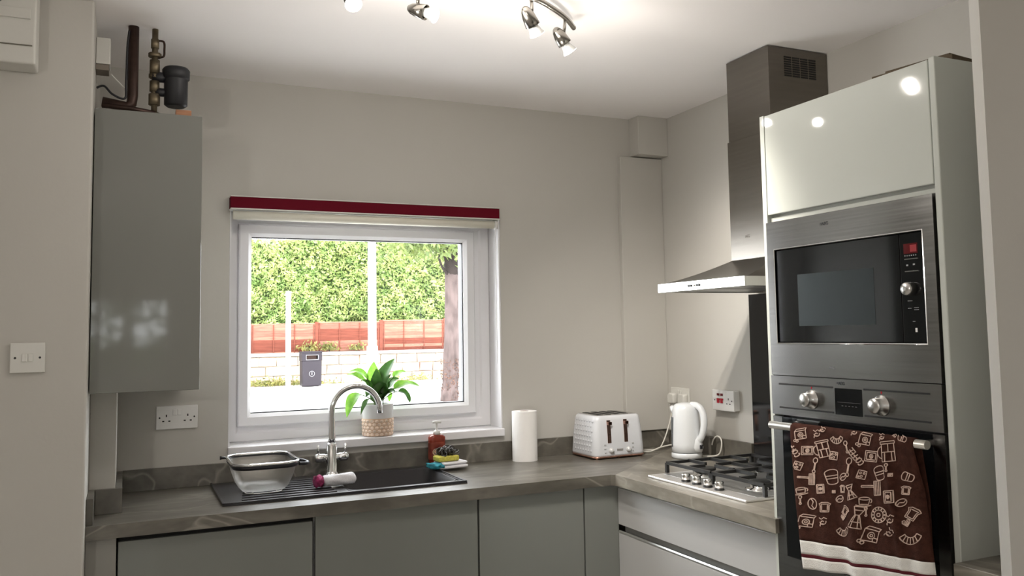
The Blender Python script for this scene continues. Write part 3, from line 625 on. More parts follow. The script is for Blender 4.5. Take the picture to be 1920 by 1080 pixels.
# the word COFFEE, twice
LET = {'C': [arc_(0, 0, .32, .45, 50, 310)], 'O': [arc_(0, 0, .34, .45, 0, 360)], 'F': [[(-.25, -.45), (-.25, .45), (.3, .45)], [(-.25, .03), (.2, .03)]], 'E': [[(.3, -.45), (-.25, -.45), (-.25, .45), (.3, .45)], [(-.25, .03), (.2, .03)]]}
def word(s, zx0, zy0, zx1, zy1, h):
    for i, ch in enumerate(s):
        t = i/(len(s)-1); cx_, cy_ = zpt(zx0+(zx1-zx0)*t, zy0+(zy1-zy0)*t); a = -math.atan2(zy1-zy0, zx1-zx0); ca, sa = math.cos(a), math.sin(a); q = h*0.2685
        for st in LET[ch]: stroke([(cx_+q*(x*0.8*ca - y*sa), cy_-q*(x*0.8*sa + y*ca)) for x, y in st], 2.0)
word('COFFEE', 495, 290, 425, 200, 42); word('COFF', 68, 235, 28, 175, 38)
obj('motif_print', pb, PRINT, TWL, kind='stuff', label='cream printed coffee motifs')

# ================================================================== HOB
hb = thing('gas_hob', (-0.31, -1.02, 0.91), 'stainless steel gas hob with four burners and front knobs', 'hob')
HBX0, HBX1, HBY0, HBY1 = -0.568, -0.062, -1.305, -0.727
b = bm_new(); bx(b, (HBX0, HBY0, 0.9103), (HBX1, HBY1, 0.9195), 0.003); obj('plate', b, mat('hob_steel', (0.78, 0.76, 0.74), 0.42, 0.85), hb)
b = bm_new(); bx(b, (-0.508, HBY0+0.02, 0.9193), (HBX1+0.015, HBY1-0.02, 0.9205), 0.0005, 1); obj('recessed_tray', b, mat('tray_steel', (0.52, 0.52, 0.51), 0.45, 1.0), hb)
ky = [-0.925, -0.990, -1.055, -1.120]
for y in ky:
    b = bm_new(); lathe(b, [(0.0165, 0), (0.0165, 0.005)], (-0.532, y, 0.9196)); k_ = obj('knob', b, BLKM, hb)
    b = bm_new(); lathe(b, [(0.0155, 0.005), (0.0155, 0.026), (0.0135, 0.029), (0.003, 0.0295)], (-0.532, y, 0.9196)); obj('knob_cap', b, STEEL2, k_)
for (x, y, r) in ((-0.395, -0.845, 0.044), (-0.19, -0.87, 0.036), (-0.405, -1.175, 0.036), (-0.19, -1.165, 0.05)):
    b = bm_new(); lathe(b, [(r+0.016, 0), (r+0.014, 0.004), (r*0.92, 0.007), (r*0.92, 0.017), (r*0.8, 0.018)], (x, y, 0.9206)); bu = obj('burner', b, CHROME, hb)
    b = bm_new(); lathe(b, [(r*0.75, 0.0185), (r, 0.019), (r, 0.025), (r*0.9, 0.028), (r*0.2, 0.029)], (x, y, 0.9206)); obj('burner_cap', b, BLKM, bu)
for (yc) in (-0.873, -1.160):
    b = bm_new(); hw = 0.138; gz = 0.958; x0g, x1g = -0.485, -0.085
    def bar(p, q, r=0.0055):
        p, q = Vector(p), Vector(q); d = q-p; u_, v_ = frame_of(d); rg = [[c+u_*sx*r+v_*sy*r for sx, sy in ((1, 1), (-1, 1), (-1, -1), (1, -1))] for c in (p, q)]; loft(b, rg, smooth=False)
    for yy in (yc-hw, yc+hw): bar((x0g, yy, gz), (x1g, yy, gz))
    for xx in (x0g, x1g, (x0g+x1g)/2): bar((xx, yc-hw, gz), (xx, yc+hw, gz))
    for xx in (x0g, x1g):
        for yy in (yc-hw, yc+hw): bar((xx, yy, 0.9215), (xx, yy, gz), 0.006)
    for xb in (-0.385, -0.19):
        for dx, dy in ((0.09, 0), (-0.09, 0)): bar((xb+dx*0.3, yc, gz+0.002), (xb+dx, yc, gz+0.002))
        for s in (-1, 1): bar((xb, yc+s*0.03, gz+0.002), (xb, yc+s*hw, gz+0.002))
    obj('pan_support', b, BLKM, hb)

sp = box_obj('splashback', (-0.0125, -1.30, 0.912), (-0.002, -0.662, 1.601), BLKG, bev=0.001); tag(sp, 'black glass splashback behind the hob', 'splashback')

# ================================================================== EXTRACTOR HOOD
hd_ = thing('extractor_hood', (-0.25, -1.0, 1.60), 'steel chimney extractor hood rising to the ceiling', 'extractor')
hx, hy0, hy1 = -0.5, -1.252, -0.731
b = bm_new(); hz0, hz1 = 1.604, 1.636
for (a, c) in (((hx, hy0, hz0), (hx+0.012, hy1, hz1)), ((hx+0.012, hy0, hz0), (-0.002, hy0+0.012, hz1)), ((hx+0.012, hy1-0.012, hz0), (-0.002, hy1, hz1))): bx(b, a, c)
bmesh.ops.remove_doubles(b, verts=b.verts, dist=1e-5); fa = obj('fascia', b, mat('fascia_steel', (0.72, 0.70, 0.67), 0.22, 1.0), hd_)
b = bm_new(); bx(b, (hx+0.013, hy0+0.013, 1.612), (-0.003, hy1-0.013, 1.62)); obj('underside', b, STEEL2, hd_)
for k in range(2):
    yk = -0.86-0.25*k; b = bm_new(); bx(b, (hx+0.08, yk-0.115, 1.608), (-0.06, yk+0.115, 1.6119), 0.001, 1); obj('grease_filter', b, mat('filter_mesh', (0.42, 0.42, 0.41), 0.4, 0.9, bump=1.0, bscale=200), hd_)
cx0, cy0_, cy1_ = -0.285, -1.158, -0.910
b = bm_new(); rings = []
for k in range(13):
    t = k/12; e = 1-(1-t)**1.0; s = t**1.0
    wz = hz1 + (1.716-hz1)*(t**1.35)          # concave sweep
    x = hx + (cx0-hx)*t; ya = hy0 + (cy0_-hy0)*t; yb = hy1 + (cy1_-hy1)*t
    rings.append([Vector((x, ya, wz)), Vector((x, yb, wz)), Vector((-0.002, yb, wz)), Vector((-0.002, ya, wz))])
loft(b, rings, smooth=False); obj('canopy', b, mat('canopy_steel', (0.33, 0.32, 0.30), 0.28, 1.0), hd_)
b = bm_new(); bx(b, (cx0, cy0_, 1.716), (-0.002, cy1_, 2.168), 0.001, 1); obj('lower_chimney', b, HOODST, hd_)
b = bm_new(); bx(b, (cx0+0.004, cy0_+0.004, 2.168), (-0.002, cy1_-0.004, CZ-0.003), 0.001, 1); up = obj('upper_chimney', b, HOODST, hd_)
b = bm_new(); yv = cy0_+0.004
for c in range(4):
    for r_ in range(9):
        xa = -0.207+0.0385*c; za = 2.372+0.0085*r_; bx(b, (xa, yv-0.0012, za), (xa+0.033, yv-0.0002, za+0.0055))
obj('vent_slots', b, DARKGAP, up)
for k, dy in enumerate((0, 0.012, 0.031, 0.05, 0.062)):
    b = bm_new(); y = -0.935-dy; cyl(b, (hx-0.0004, y, 1.62), (hx-0.004, y, 1.62), 0.0045 if k != 2 else 0.0035, n=14); obj('button', b, BLKM if k != 2 else STEEL2, fa)
b = text_bm('AEG', 0.014, plane_frame((cx0-0.0006, -1.01, 1.80), (0, -1, 0), (0, 0, 1))); obj('brand_lettering', b, mat('etched_dark', (0.12, 0.11, 0.1), 0.5), hd_)

# ================================================================== BOILER CUPBOARD AND PIPES
bo = thing('wall_cupboard', (-2.29, -0.3, 1.304), 'narrow tall grey gloss wall cupboard left of the window', 'cupboard')
b = bm_new(); cxa, cxb, cyf, cza, czb = -2.447, -2.137, -0.60, 1.304, 2.177
for (a, c) in (((cxa, cyf+0.02, cza), (cxa+0.016, -0.002, czb)), ((cxb-0.016, cyf+0.02, cza), (cxb, -0.002, czb)), ((cxa+0.016, cyf+0.02, cza), (cxb-0.016, -0.002, cza+0.016)), ((cxa+0.016, cyf+0.02, czb-0.016), (cxb-0.016, -0.002, czb))): bx(b, a, c)
obj('carcass', b, CARC, bo)
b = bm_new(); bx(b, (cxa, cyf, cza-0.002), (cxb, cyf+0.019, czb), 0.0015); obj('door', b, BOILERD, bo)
pw = thing('pipework', (-2.3, -0.5, czb), 'dark copper boiler pipes rising from the cupboard to ceiling', 'pipes')
b = bm_new(); tube(b, [(-2.342, -0.5, CZ-0.001), (-2.342, -0.5, 2.25), (-2.345, -0.5, 2.225), (-2.36, -0.5, 2.212), (-2.43, -0.5, 2.222)], 0.0165, 14); obj('pipe', b, COPPER, pw)
b = bm_new(); tube(b, [(-2.278, -0.5, CZ-0.001), (-2.278, -0.5, czb)], 0.0095, 14); obj('pipe', b, BRASS, pw)
b = bm_new(); tube(b, [(-2.43, -0.515, 2.207), (-2.35, -0.515, 2.205), (-2.275, -0.515, 2.195)], 0.008, 10); obj('pipe', b, COPPER, pw)
for (z0, z1, r) in ((2.415, 2.445, 0.0125), (2.385, 2.398, 0.02), (2.33, 2.375, 0.0155), (2.315, 2.328, 0.018), (2.27, 2.305, 0.015), (2.225, 2.262, 0.0175), (2.19, 2.2, 0.016)):
    b = bm_new(); cyl(b, (-2.278, -0.5, z0), (-2.278, -0.5, z1), r, n=8 if r > 0.0165 else 16); obj('brass_fitting', b, BRASS, pw)
b = bm_new(); tube(b, smooth_path([(-2.27, -0.5, 2.442), (-2.252, -0.505, 2.438), (-2.25, -0.505, 2.41), (-2.252, -0.505, 2.39), (-2.268, -0.5, 2.385)]), 0.0035, 8); obj('filling_loop', b, COPPER, pw)
b = bm_new(); tube(b, smooth_path([(-2.355, -0.515, CZ-0.02), (-2.36, -0.517, 2.40), (-2.362, -0.517, 2.28), (-2.365, -0.517, 2.235), (-2.40, -0.517, 2.245), (-2.425, -0.515, 2.27), (-2.446, -0.515, 2.262)]), 0.0035, 8); obj('cable', b, BLKP, pw)
b = bm_new(); tube(b, smooth_path([(-2.406, -0.51, 2.312), (-2.39, -0.51, 2.295), (-2.365, -0.51, 2.27)]), 0.002, 8); obj('cable', b, PLASTG, pw)
b = bm_new(); lathe(b, [(0.028, 0), (0.036, 0.006), (0.037, 0.09), (0.0375, 0.092), (0.042, 0.094), (0.043, 0.122), (0.037, 0.13), (0.012, 0.134)], (-2.213, -0.5, 2.225), n=32); fl = obj('filter_canister', b, BLKP, pw, label='black cylindrical filter canister')
b = bm_new(); cyl(b, (-2.285, -0.5, 2.32), (-2.24, -0.5, 2.32), 0.017, n=16); cyl(b, (-2.275, -0.5, 2.27), (-2.24, -0.5, 2.27), 0.014, n=16); obj('filter_arm', b, BLKP, pw)
wb = box_obj('wood_block', (-2.215, -0.56, czb+0.0005), (-2.168, -0.52, czb+0.026), mat('pine_wood', (0.36, 0.17, 0.09), 0.7, var=0.2, vscale=20, stretch=(1, 8, 8)), bev=0.001); tag(wb, 'small orange wood block on top of the grey wall cupboard', 'wood block')
jb = thing('junction_box', (-2.43, -0.5, 2.31), 'small cream box on the wall beside the boiler pipes', 'box')
b = bm_new(); bx(b, (-2.4495, -0.54, 2.335), (-2.408, -0.46, 2.42), 0.003); obj('cover', b, PLASTG, jb)
b = bm_new(); bx(b, (-2.4495, -0.535, 2.316), (-2.412, -0.465, 2.3345), 0.001); obj('base', b, mat('brown_grey_plastic', (0.2, 0.17, 0.14), 0.6), jb)

# wall box, top left
ub = thing('wall_box', (-2.78, -0.75, 2.23), 'pale wall-mounted box at the top left above the light switch', 'box')
b = bm_new(); bx(b, (-2.99, -0.80, 2.238), (-2.592, -0.701, 2.46), 0.006, 3); ubb = obj('cover', b, PLASTG, ub)
b = bm_new(); bx(b, (-2.985, -0.8035, 2.288), (-2.60, -0.8005, 2.2915), 0.001, 1); obj('seam', b, mat('seam_grey', (0.16, 0.15, 0.12), 0.7), ub)
b = bm_new(); bx(b, (-2.985, -0.806, 2.365), (-2.605, -0.8005, 2.395), 0.002); obj('lid_ridge', b, PLASTG, ub)
b = bm_new(); lathe(b, [(0.03, 0), (0.03, 0.008), (0.024, 0.012), (0.004, 0.013)], (-2.70, -0.8005, 2.43), axis=(0, -1, 0), n=24); obj('round_grille', b, mat('mesh_grey', (0.12, 0.12, 0.125), 0.6, bump=1, bscale=400), ub)

# ================================================================== ELECTRICS
def plate_on(t, F, wdt, hgt, m, th=0.009):
    b = bm_new(); bx(b, (-wdt/2, -hgt/2, 0.0005), (wdt/2, hgt/2, th), 0.0022, 3, F); return obj('plate', b, m, t)
def screw(t, F, u, v, z=0.009):
    b = bm_new(); cyl(b, F @ Vector((u, v, z)), F @ Vector((u, v, z+0.0006)), 0.0032, n=10); obj('screw', b, BLKP, t)
def holes(t, F, u, v, z=0.009):
    for (du, dv, hw, hh) in ((0, 0.011, 0.002, 0.0042), (-0.0105, -0.009, 0.0036, 0.0022), (0.0105, -0.009, 0.0036, 0.0022)):
        b = bm_new(); bx(b, (u+du-hw, v+dv-hh, z+0.0001), (u+du+hw, v+dv+hh, z+0.0007), 0, 1, F); obj('pin_slot', b, DARKGAP, t)
F = plane_frame((-2.6, -0.7, 1.417), (1, 0, 0), (0, 0, 1))
ls = thing('light_switch', (-2.6, -0.7, 1.374), 'white two-gang light switch on the near left wall', 'light switch')
plate_on(ls, F, 0.087, 0.085, PLASTG); screw(ls, F, -0.0305, 0); screw(ls, F, 0.0305, 0)
for s in (-1, 1):
    b = bm_new(); bx(b, (s*0.0075-0.0065, -0.011, 0.0085), (s*0.0075+0.0065, 0.012, 0.0125 if s < 0 else 0.0105), 0.0015, 2, F); obj('rocker', b, PLASTG, ls)
F = plane_frame((-2.1715, -0.0, 1.17), (1, 0, 0), (0, 0, 1))
so = thing('wall_socket', (-2.1715, 0, 1.127), 'white double socket under the grey wall cupboard', 'socket')
plate_on(so, F, 0.144, 0.086, PLAST); holes(so, F, -0.037, -0.004); holes(so, F, 0.037, -0.004); screw(so, F, -0.06, 0.0); screw(so, F, 0.06, 0.0)
for s in (-1, 1):
    b = bm_new(); bx(b, (s*0.0085-0.0068, 0.008, 0.0085), (s*0.0085+0.0068, 0.03, 0.0125), 0.0015, 2, F); obj('rocker', b, PLAST, so)
# right wall: local U = -y
F = plane_frame((0, -0.495, 1.155), (0, -1, 0), (0, 0, 1))
cs = thing('cooker_switch', (0, -0.495, 1.11), 'white wall plate with red switches and one socket, near splashback', 'switch')
b = bm_new(); bx(b, (-0.072, -0.042, 0.0005), (0.072, 0.042, 0.026), 0.002, 2, F); obj('back_box', b, PLAST, cs)
b = bm_new(); bx(b, (-0.074, -0.044, 0.0262), (0.074, 0.044, 0.034), 0.002, 2, F); obj('plate', b, PLAST, cs)
for u in (-0.032, -0.008):
    b = bm_new(); bx(b, (u-0.009, 0.019, 0.0335), (u+0.009, 0.029, 0.0355), 0.0006, 1, F); obj('neon', b, mat('dark_red_neon', (0.12, 0.005, 0.01), 0.2), cs)
    b = bm_new(); bx(b, (u-0.0075, -0.012, 0.0335), (u+0.0075, 0.008, 0.038), 0.001, 2, F); obj('rocker', b, REDP, cs)
    b = bm_new(); bx(b, (u-0.0105, 0.0005, 0.0336), (u+0.0105, 0.008, 0.036), 0.0006, 1, F); obj('rocker_cap', b, REDP, cs)
holes(cs, F, 0.037, -0.004, 0.034); screw(cs, F, -0.058, 0, 0.034); screw(cs, F, 0.06, 0, 0.034)
F = plane_frame((0, -0.135, 1.146), (0, -1, 0), (0, 0, 1))
s2 = thing('wall_socket', (0, -0.135, 1.10), 'double socket behind the kettle with two plugs in it', 'socket')
plate_on(s2, F, 0.146, 0.088, PLASTG)
for s in (-1, 1):
    b = bm_new(); bx(b, (s*0.0085-0.0068, 0.012, 0.0085), (s*0.0085+0.0068, 0.034, 0.0125), 0.0015, 2, F); obj('rocker', b, PLASTG, s2)
for s, lab in ((-1, 'white plug nearest the corner, feeding the toaster'), (1, 'white plug behind the kettle lid')):
    t = thing('power_plug', F @ Vector((s*0.037, -0.03, 0.01)), lab, 'plug')
    b = bm_new(); u0 = s*0.042
    rings = []
    for zz, sc in ((0.0095, 0.9), (0.013, 1.0), (0.028, 1.0), (0.036, 0.8)):
        rings.append([F @ Vector((p.x, p.y, zz)) for p in rrect(u0, -0.006, 0, 0.026*sc, 0.025*sc, 0.011*sc)])
    loft(b, rings); obj('body', b, PLASTG, t)
    b = bm_new(); p0 = F @ Vector((u0, -0.029, 0.022)); tube(b, [p0, p0+Vector((0, 0, -0.016))], [0.006, 0.004], 10); obj('cord_grip', b, PLASTG, t)

# ================================================================== KETTLE
kt = thing('kettle', (-0.15, -0.40, 0.91), 'white plastic jug kettle in the worktop corner', 'kettle')
KX, KY = -0.152, -0.385
b = bm_new(); lathe(b, [(0.060, 0.0005), (0.0655, 0.003), (0.066, 0.016), (0.0645, 0.022), (0.06, 0.024)], (KX, KY, 0.91), n=40); obj('base', b, KETW, kt)
b = bm_new(); lathe(b, [(0.058, 0.025), (0.0645, 0.028), (0.064, 0.06), (0.061, 0.14), (0.057, 0.20), (0.055, 0.212), (0.050, 0.224), (0.04, 0.231), (0.02, 0.235), (0.004, 0.236)], (KX, KY, 0.91), n=40); obj('body', b, KETW, kt)
ha = Vector((0.36, -0.93, 0)).normalized()
hp = [Vector((KX, KY, 0.91))+ha*r+Vector((0, 0, z)) for r, z in ((0.03, 0.226), (0.055, 0.225), (0.078, 0.212), (0.090, 0.185), (0.092, 0.15), (0.086, 0.115), (0.074, 0.088), (0.060, 0.075))]
b = bm_new(); tube(b, smooth_path(hp, 5), 0.0145, 14); obj('handle', b, KETW, kt)
b = bm_new(); q = Vector((KX, KY, 0.91)); lathe(b, [(0.024, 0), (0.03, 0.02), (0.024, 0.05), (0.014, 0.068)], q+ha*0.05+Vector((0, 0, 0.028)), n=20); obj('handle_foot', b, KETW, kt)
sd = -ha; b = bm_new(); tube(b, [q+sd*0.045+Vector((0, 0, 0.19)), q+sd*0.066+Vector((0, 0, 0.205)), q+sd*0.075+Vector((0, 0, 0.216))], [0.02, 0.014, 0.008], 12); obj('spout', b, KETW, kt)
gd = Vector((-0.97, 0.22, 0)); b = bm_new(); tube(b, [q+gd*(0.0625-0.00003*k*k*0.15)+Vector((0, 0, 0.05+0.0125*k)) for k in range(11)], 0.006, 8); obj('water_gauge', b, mat('smoky_gauge', (0.12, 0.13, 0.14), 0.15), kt)
tcam = (Vector((CAM[0], CAM[1], 0))-Vector((KX, KY, 0))).normalized(); sdv = Vector((0.62, -0.79, 0)).normalized()
b = bm_new(); c0 = q+sdv*0.0775+Vector((-0.006, 0, 0.085)); Fk = plane_frame(c0, (0.79, 0.62, 0), (0, 0, 1))
c1 = q + ha*0.05 + Vector((0.004, -0.0305, 0.052)); Fk = plane_frame(c1, (1, 0.1, 0), (0, 0, 1))
bx(b, (-0.007, -0.009, -0.004), (0.006, 0.004, 0.003), 0.0015, 2, Fk); bx(b, (0.003, 0.003, -0.004), (0.009, 0.009, 0.003), 0.001, 1, Fk); bx(b, (-0.006, 0.003, -0.004), (-0.002, 0.008, 0.002), 0.0008, 1, Fk); obj('switch', b, BLKP, kt)
b = bm_new(); tube(b, smooth_path([(KX+0.06, KY-0.03, 0.915), (KX+0.085, KY-0.05, 0.9145), (KX+0.105, KY-0.085, 0.925), (KX+0.11, KY-0.10, 0.96), (KX+0.112, KY-0.095, 0.99), (KX+0.112, KY-0.07, 1.0), (KX+0.11, KY-0.045, 0.985), (KX+0.108, KY-0.035, 0.96)]), 0.0032, 8); obj('coiled_cord', b, CORDW, kt)

# ================================================================== TOASTER
ts = thing('toaster', (-0.37, -0.15, 0.91), 'white four-slice toaster with copper levers on the worktop', 'toaster')
ta = math.radians(1.0); MT = Matrix.Translation((-0.530, -0.250, 0.91)) @ Matrix.Rotation(ta, 4, 'Z')   # local x along the front, y to the back
TWd, TD, TH = 0.260, 0.224, 0.185
def ring_t(z, ins, r=0.03, insy=None):
    return [MT @ p for p in rrect(TWd/2, TD/2, z, TWd/2-ins, TD/2-(ins if insy is None else insy), r)]
b = bm_new(); loft(b, [ring_t(0.012, 0.001), ring_t(0.02, 0.0), ring_t(0.10, 0.004), ring_t(0.165, 0.011), ring_t(0.178, 0.014), ring_t(0.184, 0.022, 0.024)]); tb = obj('body', b, mat('white_quilted_plastic', (0.66, 0.67, 0.70), 0.25, bump=0.0), ts)
b = bm_new(); loft(b, [ring_t(0.006, 0.004), ring_t(0.006, 0.0), ring_t(0.0118, -0.001), ring_t(0.0118, 0.004)]); obj('base_trim', b, ROSEG, ts)
for (x, y) in ((0.02, 0.02), (TWd-0.02, 0.02), (0.02, TD-0.02), (TWd-0.02, TD-0.02), (TWd/2, 0.02)):
    b = bm_new(); p = MT @ Vector((x, y, 0)); cyl(b, p, p+Vector((0, 0, 0.006)), 0.008, 0.01, 12); obj('foot', b, ROSEG, ts)
b = bm_new(); bx(b, (0.03, 0.03, 0.1842), (TWd-0.03, TD-0.03, 0.1865), 0.001, 1, MT); obj('top_plate', b, STEEL2, ts)
for k in range(4):
    b = bm_new(); xs = 0.046+0.0425*k; bx(b, (xs, 0.04, 0.1866), (xs+0.022, TD-0.04, 0.1878), 0, 1, MT); obj('slot', b, DARKGAP, ts)
# quilted dimples on the flank and back
b = bm_new()
for r_ in range(7):
    for c in range(8):
        yy = 0.035+0.023*c+(0.0115 if r_ % 2 else 0); zz = 0.035+0.021*r_
        if yy > TD-0.03: continue
        ins = 0.004*(zz/0.1) if zz < 0.1 else 0.004+0.007*(zz-0.1)/0.065
        P = [MT @ Vector((ins-0.0002, yy+dy, zz+dz)) for dy, dz in ((-0.011, 0), (0, -0.01), (0.011, 0), (0, 0.01))]; a = MT @ Vector((ins-0.0030, yy, zz)); va = b.verts.new(a); pv = [b.verts.new(p) for p in P]
        for k in range(4): b.faces.new((pv[k], pv[(k+1) % 4], va))
obj('quilting', b, MATS['white_quilted_plastic'], tb, kind='stuff')
def tface(x, z, d=0.0):   # point on the front face
    ins = 0.004*(z/0.1) if z < 0.1 else 0.004+0.007*(z-0.1)/0.065
    return Vector((x, ins-d, z))
for xs in (0.076, 0.160):
    b = bm_new(); rings = [[MT @ tface(xs+s*0.009, z, 0.0012) for s in (-1, 1)] + [MT @ tface(xs+s*0.009, z, -0.003) for s in (1, -1)] for z in (0.068, 0.1, 0.165)]
    loft(b, rings, smooth=False); lv = obj('lever_slot', b, ROSEG, ts)
    b = bm_new(); p = tface(xs, 0.152); bx(b, (p.x-0.0095, p.y-0.016, p.z-0.007), (p.x+0.0095, p.y-0.001, p.z+0.007), 0.002, 2, MT); obj('lever', b, mat('dark_rose_gold', (0.34, 0.19, 0.14), 0.15, 1.0), lv)
for xs in (0.083, 0.170):
    p = tface(xs, 0.036); b = bm_new(); lathe(b, [(0.0125, 0), (0.0125, 0.003), (0.0095, 0.004), (0.0095, 0.011), (0.002, 0.012)], MT @ Vector((p.x, p.y-0.0005, p.z)), axis=MT.to_3x3() @ Vector((0, -1, 0)), n=22); obj('dial', b, mat('dial_white', (0.7, 0.7, 0.7), 0.2, 0.2), ts)
for xs in (0.053, 0.193):
    for z in (0.028, 0.044, 0.061):
        p = tface(xs, z); b = bm_new(); bx(b, (p.x-0.0045, p.y-0.003, p.z-0.0025), (p.x+0.0045, p.y+0.001, p.z+0.0025), 0.001, 2, MT); obj('button', b, mat('button_grey', (0.42, 0.42, 0.42), 0.3), ts)
p = tface(0.127, 0.036); b = bm_new(); bx(b, (p.x-0.016, p.y-0.0012, p.z-0.006), (p.x+0.016, p.y+0.001, p.z+0.006), 0.0004, 1, MT); obj('badge', b, mat('badge_silver', (0.55, 0.54, 0.53), 0.3, 0.6), ts)

b = bm_new(); tube(b, smooth_path([(-0.023, -0.093, 1.10), (-0.026, -0.085, 1.06), (-0.05, -0.09, 1.0), (-0.09, -0.11, 0.945), (-0.13, -0.13, 0.918), (-0.18, -0.13, 0.915), (-0.25, -0.12, 0.92), (-0.292, -0.12, 0.925)]), 0.0032, 8); obj('power_cord', b, CORDW, ts)
b = bm_new(); tube(b, smooth_path([(-0.10, -0.31, 0.945), (-0.13, -0.26, 0.95), (-0.16, -0.20, 0.935), (-0.19, -0.17, 0.917), (-0.215, -0.17, 0.915), (-0.26, -0.15, 0.918), (-0.292, -0.13, 0.922)]), 0.0032, 8); obj('power_cord', b, CORDW, ts)
# ================================================================== PAPER ROLL
kr = thing('kitchen_roll', (-0.782, -0.082, 0.91), 'upright roll of white kitchen paper right of the window', 'paper roll')
b = bm_new(); pr = [(0.02, 0.0005), (0.0545, 0.0005), (0.0545, 0.212), (0.02, 0.212)]
lathe(b, pr+[pr[0]], (-0.782, -0.082, 0.91), n=48, cap0=False, cap1=False); sharp(obj('paper', b, mat('tissue_paper', (0.84, 0.82, 0.80), 0.9, bump=0.5, bscale=120), kr))
b = bm_new(); pr = [(0.0175, 0.001), (0.0198, 0.001), (0.0198, 0.2115), (0.0175, 0.2115)]; lathe(b, pr+[pr[0]], (-0.782, -0.082, 0.91), n=32, cap0=False, cap1=False); obj('core', b, mat('cardboard_core', (0.32, 0.24, 0.17), 0.9), kr)

# ================================================================== SOAP, SPONGE, CLOTHS
sb = thing('soap_bottle', (-1.168, -0.06, 0.91), 'red pump soap bottle with white pump behind the sponge', 'bottle')
b = bm_new(); BXc, BYc = -1.172, -0.055
loft(b, [rrect(BXc, BYc, zz, hx_, hy_, r_) for zz, hx_, hy_, r_ in ((0.9215, 0.030, 0.018, 0.014), (0.925, 0.034, 0.021, 0.016), (1.02, 0.035, 0.022, 0.016), (1.034, 0.035, 0.021, 0.016), (1.042, 0.028, 0.016, 0.014), (1.045, 0.014, 0.012, 0.010))]); obj('bottle_body', b, mat('amber_red_soap', (0.20, 0.025, 0.012), 0.12, var=0.4, vscale=18), sb)
b = bm_new(); ring = [rrect(BXc, BYc, zz, 0.0352, 0.0222, 0.016) for zz in (0.945, 1.015)]; loft(b, ring, False, False); obj('label_wrap', b, mat('soap_label', (0.30, 0.06, 0.03), 0.35, col2=(0.10, 0.012, 0.010), vscale=30), sb)
b = bm_new(); Fs = plane_frame((BXc-0.012, BYc-0.0226, 0.975), (1, 0, 0), (0, 0, 1)); cyl(b, Fs @ Vector((0, 0, 0)), Fs @ Vector((0, 0, 0.0004)), 0.014, n=20); obj('label_medallion', b, mat('medallion_cream', (0.55, 0.35, 0.22), 0.5), sb)
b = bm_new()
for k in range(4): bx(b, (BXc+0.006, BYc-0.0228, 0.955+0.012*k), (BXc+0.026-0.004*(k % 2), BYc-0.0223, 0.959+0.012*k))
obj('label_text', b, mat('label_pale', (0.5, 0.33, 0.2), 0.5), sb)
b = bm_new(); lathe(b, [(0.0155, 0), (0.0155, 0.014), (0.008, 0.017), (0.005, 0.02), (0.0045, 0.046), (0.007, 0.047), (0.007, 0.054), (0.002, 0.056)], (BXc, BYc, 1.044), n=20); pm = obj('pump', b, PLAST, sb)
b = bm_new(); tube(b, [(BXc-0.018, BYc, 1.095), (BXc, BYc, 1.096), (BXc+0.018, BYc-0.004, 1.094)], [0.005, 0.0065, 0.0045], 10); obj('nozzle', b, PLAST, pm)

def cloth_lump(cx_, cy_, z0, L_, W_, H_, rot, seed, n=26, m=16, fold=0.25):
    rg = np.random.default_rng(seed); ph = rg.uniform(0, 6, 6); bm = bm_new(); rings = []
    for i in range(n+1):
        t = i/n; e = min(1, (math.sin(PI*min(max(t, 0.0), 1))+0.02)**0.09)
        wv = 1+0.06*math.sin(7*t+ph[0])+0.05*math.sin(15*t+ph[1]); hv = 1+0.06*math.sin(6*t+ph[2])+0.05*math.sin(13*t+ph[3]); ring = []
        for k in range(m):
            a = 2*PI*k/m; y = W_/2*e*wv*math.copysign(abs(math.cos(a))**0.7, math.cos(a))+0.004*math.sin(5*t+ph[4]); z = H_/2*e*hv*math.copysign(abs(math.sin(a))**0.7, math.sin(a)); z += H_/2 + fold*H_*0.25*math.sin(3*a+8*t+ph[5])*(1 if z > 0 else 0)
            ring.append(Vector(((t-0.5)*L_, y, max(0.0, z))))
        rings.append(ring)
    Mx = Matrix.Translation((cx_, cy_, z0)) @ Matrix.Rotation(rot, 4, 'Z')
    loft(bm, [[Mx @ p for p in r] for r in rings]); return bm
def cloth_tube(x0, x1, yc, z0, ry, rz, rot, seed, frill=0.0, n=20, m=22):
    rg = np.random.default_rng(seed); ph = rg.uniform(0, 6, 6); bm = bm_new(); rings = []
    Mx = Matrix.Translation(((x0+x1)/2, yc, z0)) @ Matrix.Rotation(rot, 4, 'Z'); L_ = x1-x0
    for i in range(n+1):
        t = i/n; cap = min(1.0, 0.55+min(t, 1-t)*7); ring = []
        for k in range(m):
            a = 2*PI*k/m; r = 1+0.05*math.sin(3*a+5*t+ph[0])+0.035*math.sin(5*a-9*t+ph[1])+frill*math.sin(6*a+7*t+ph[2])+frill*0.6*math.sin(9*a+ph[3])
            ring.append(Mx @ Vector(((t-0.5)*L_, ry*r*cap*math.cos(a)+0.003*math.sin(6*t+ph[4]), max(0, rz+rz*r*cap*math.sin(a)))))
        rings.append(ring)
    loft(bm, rings); return bm
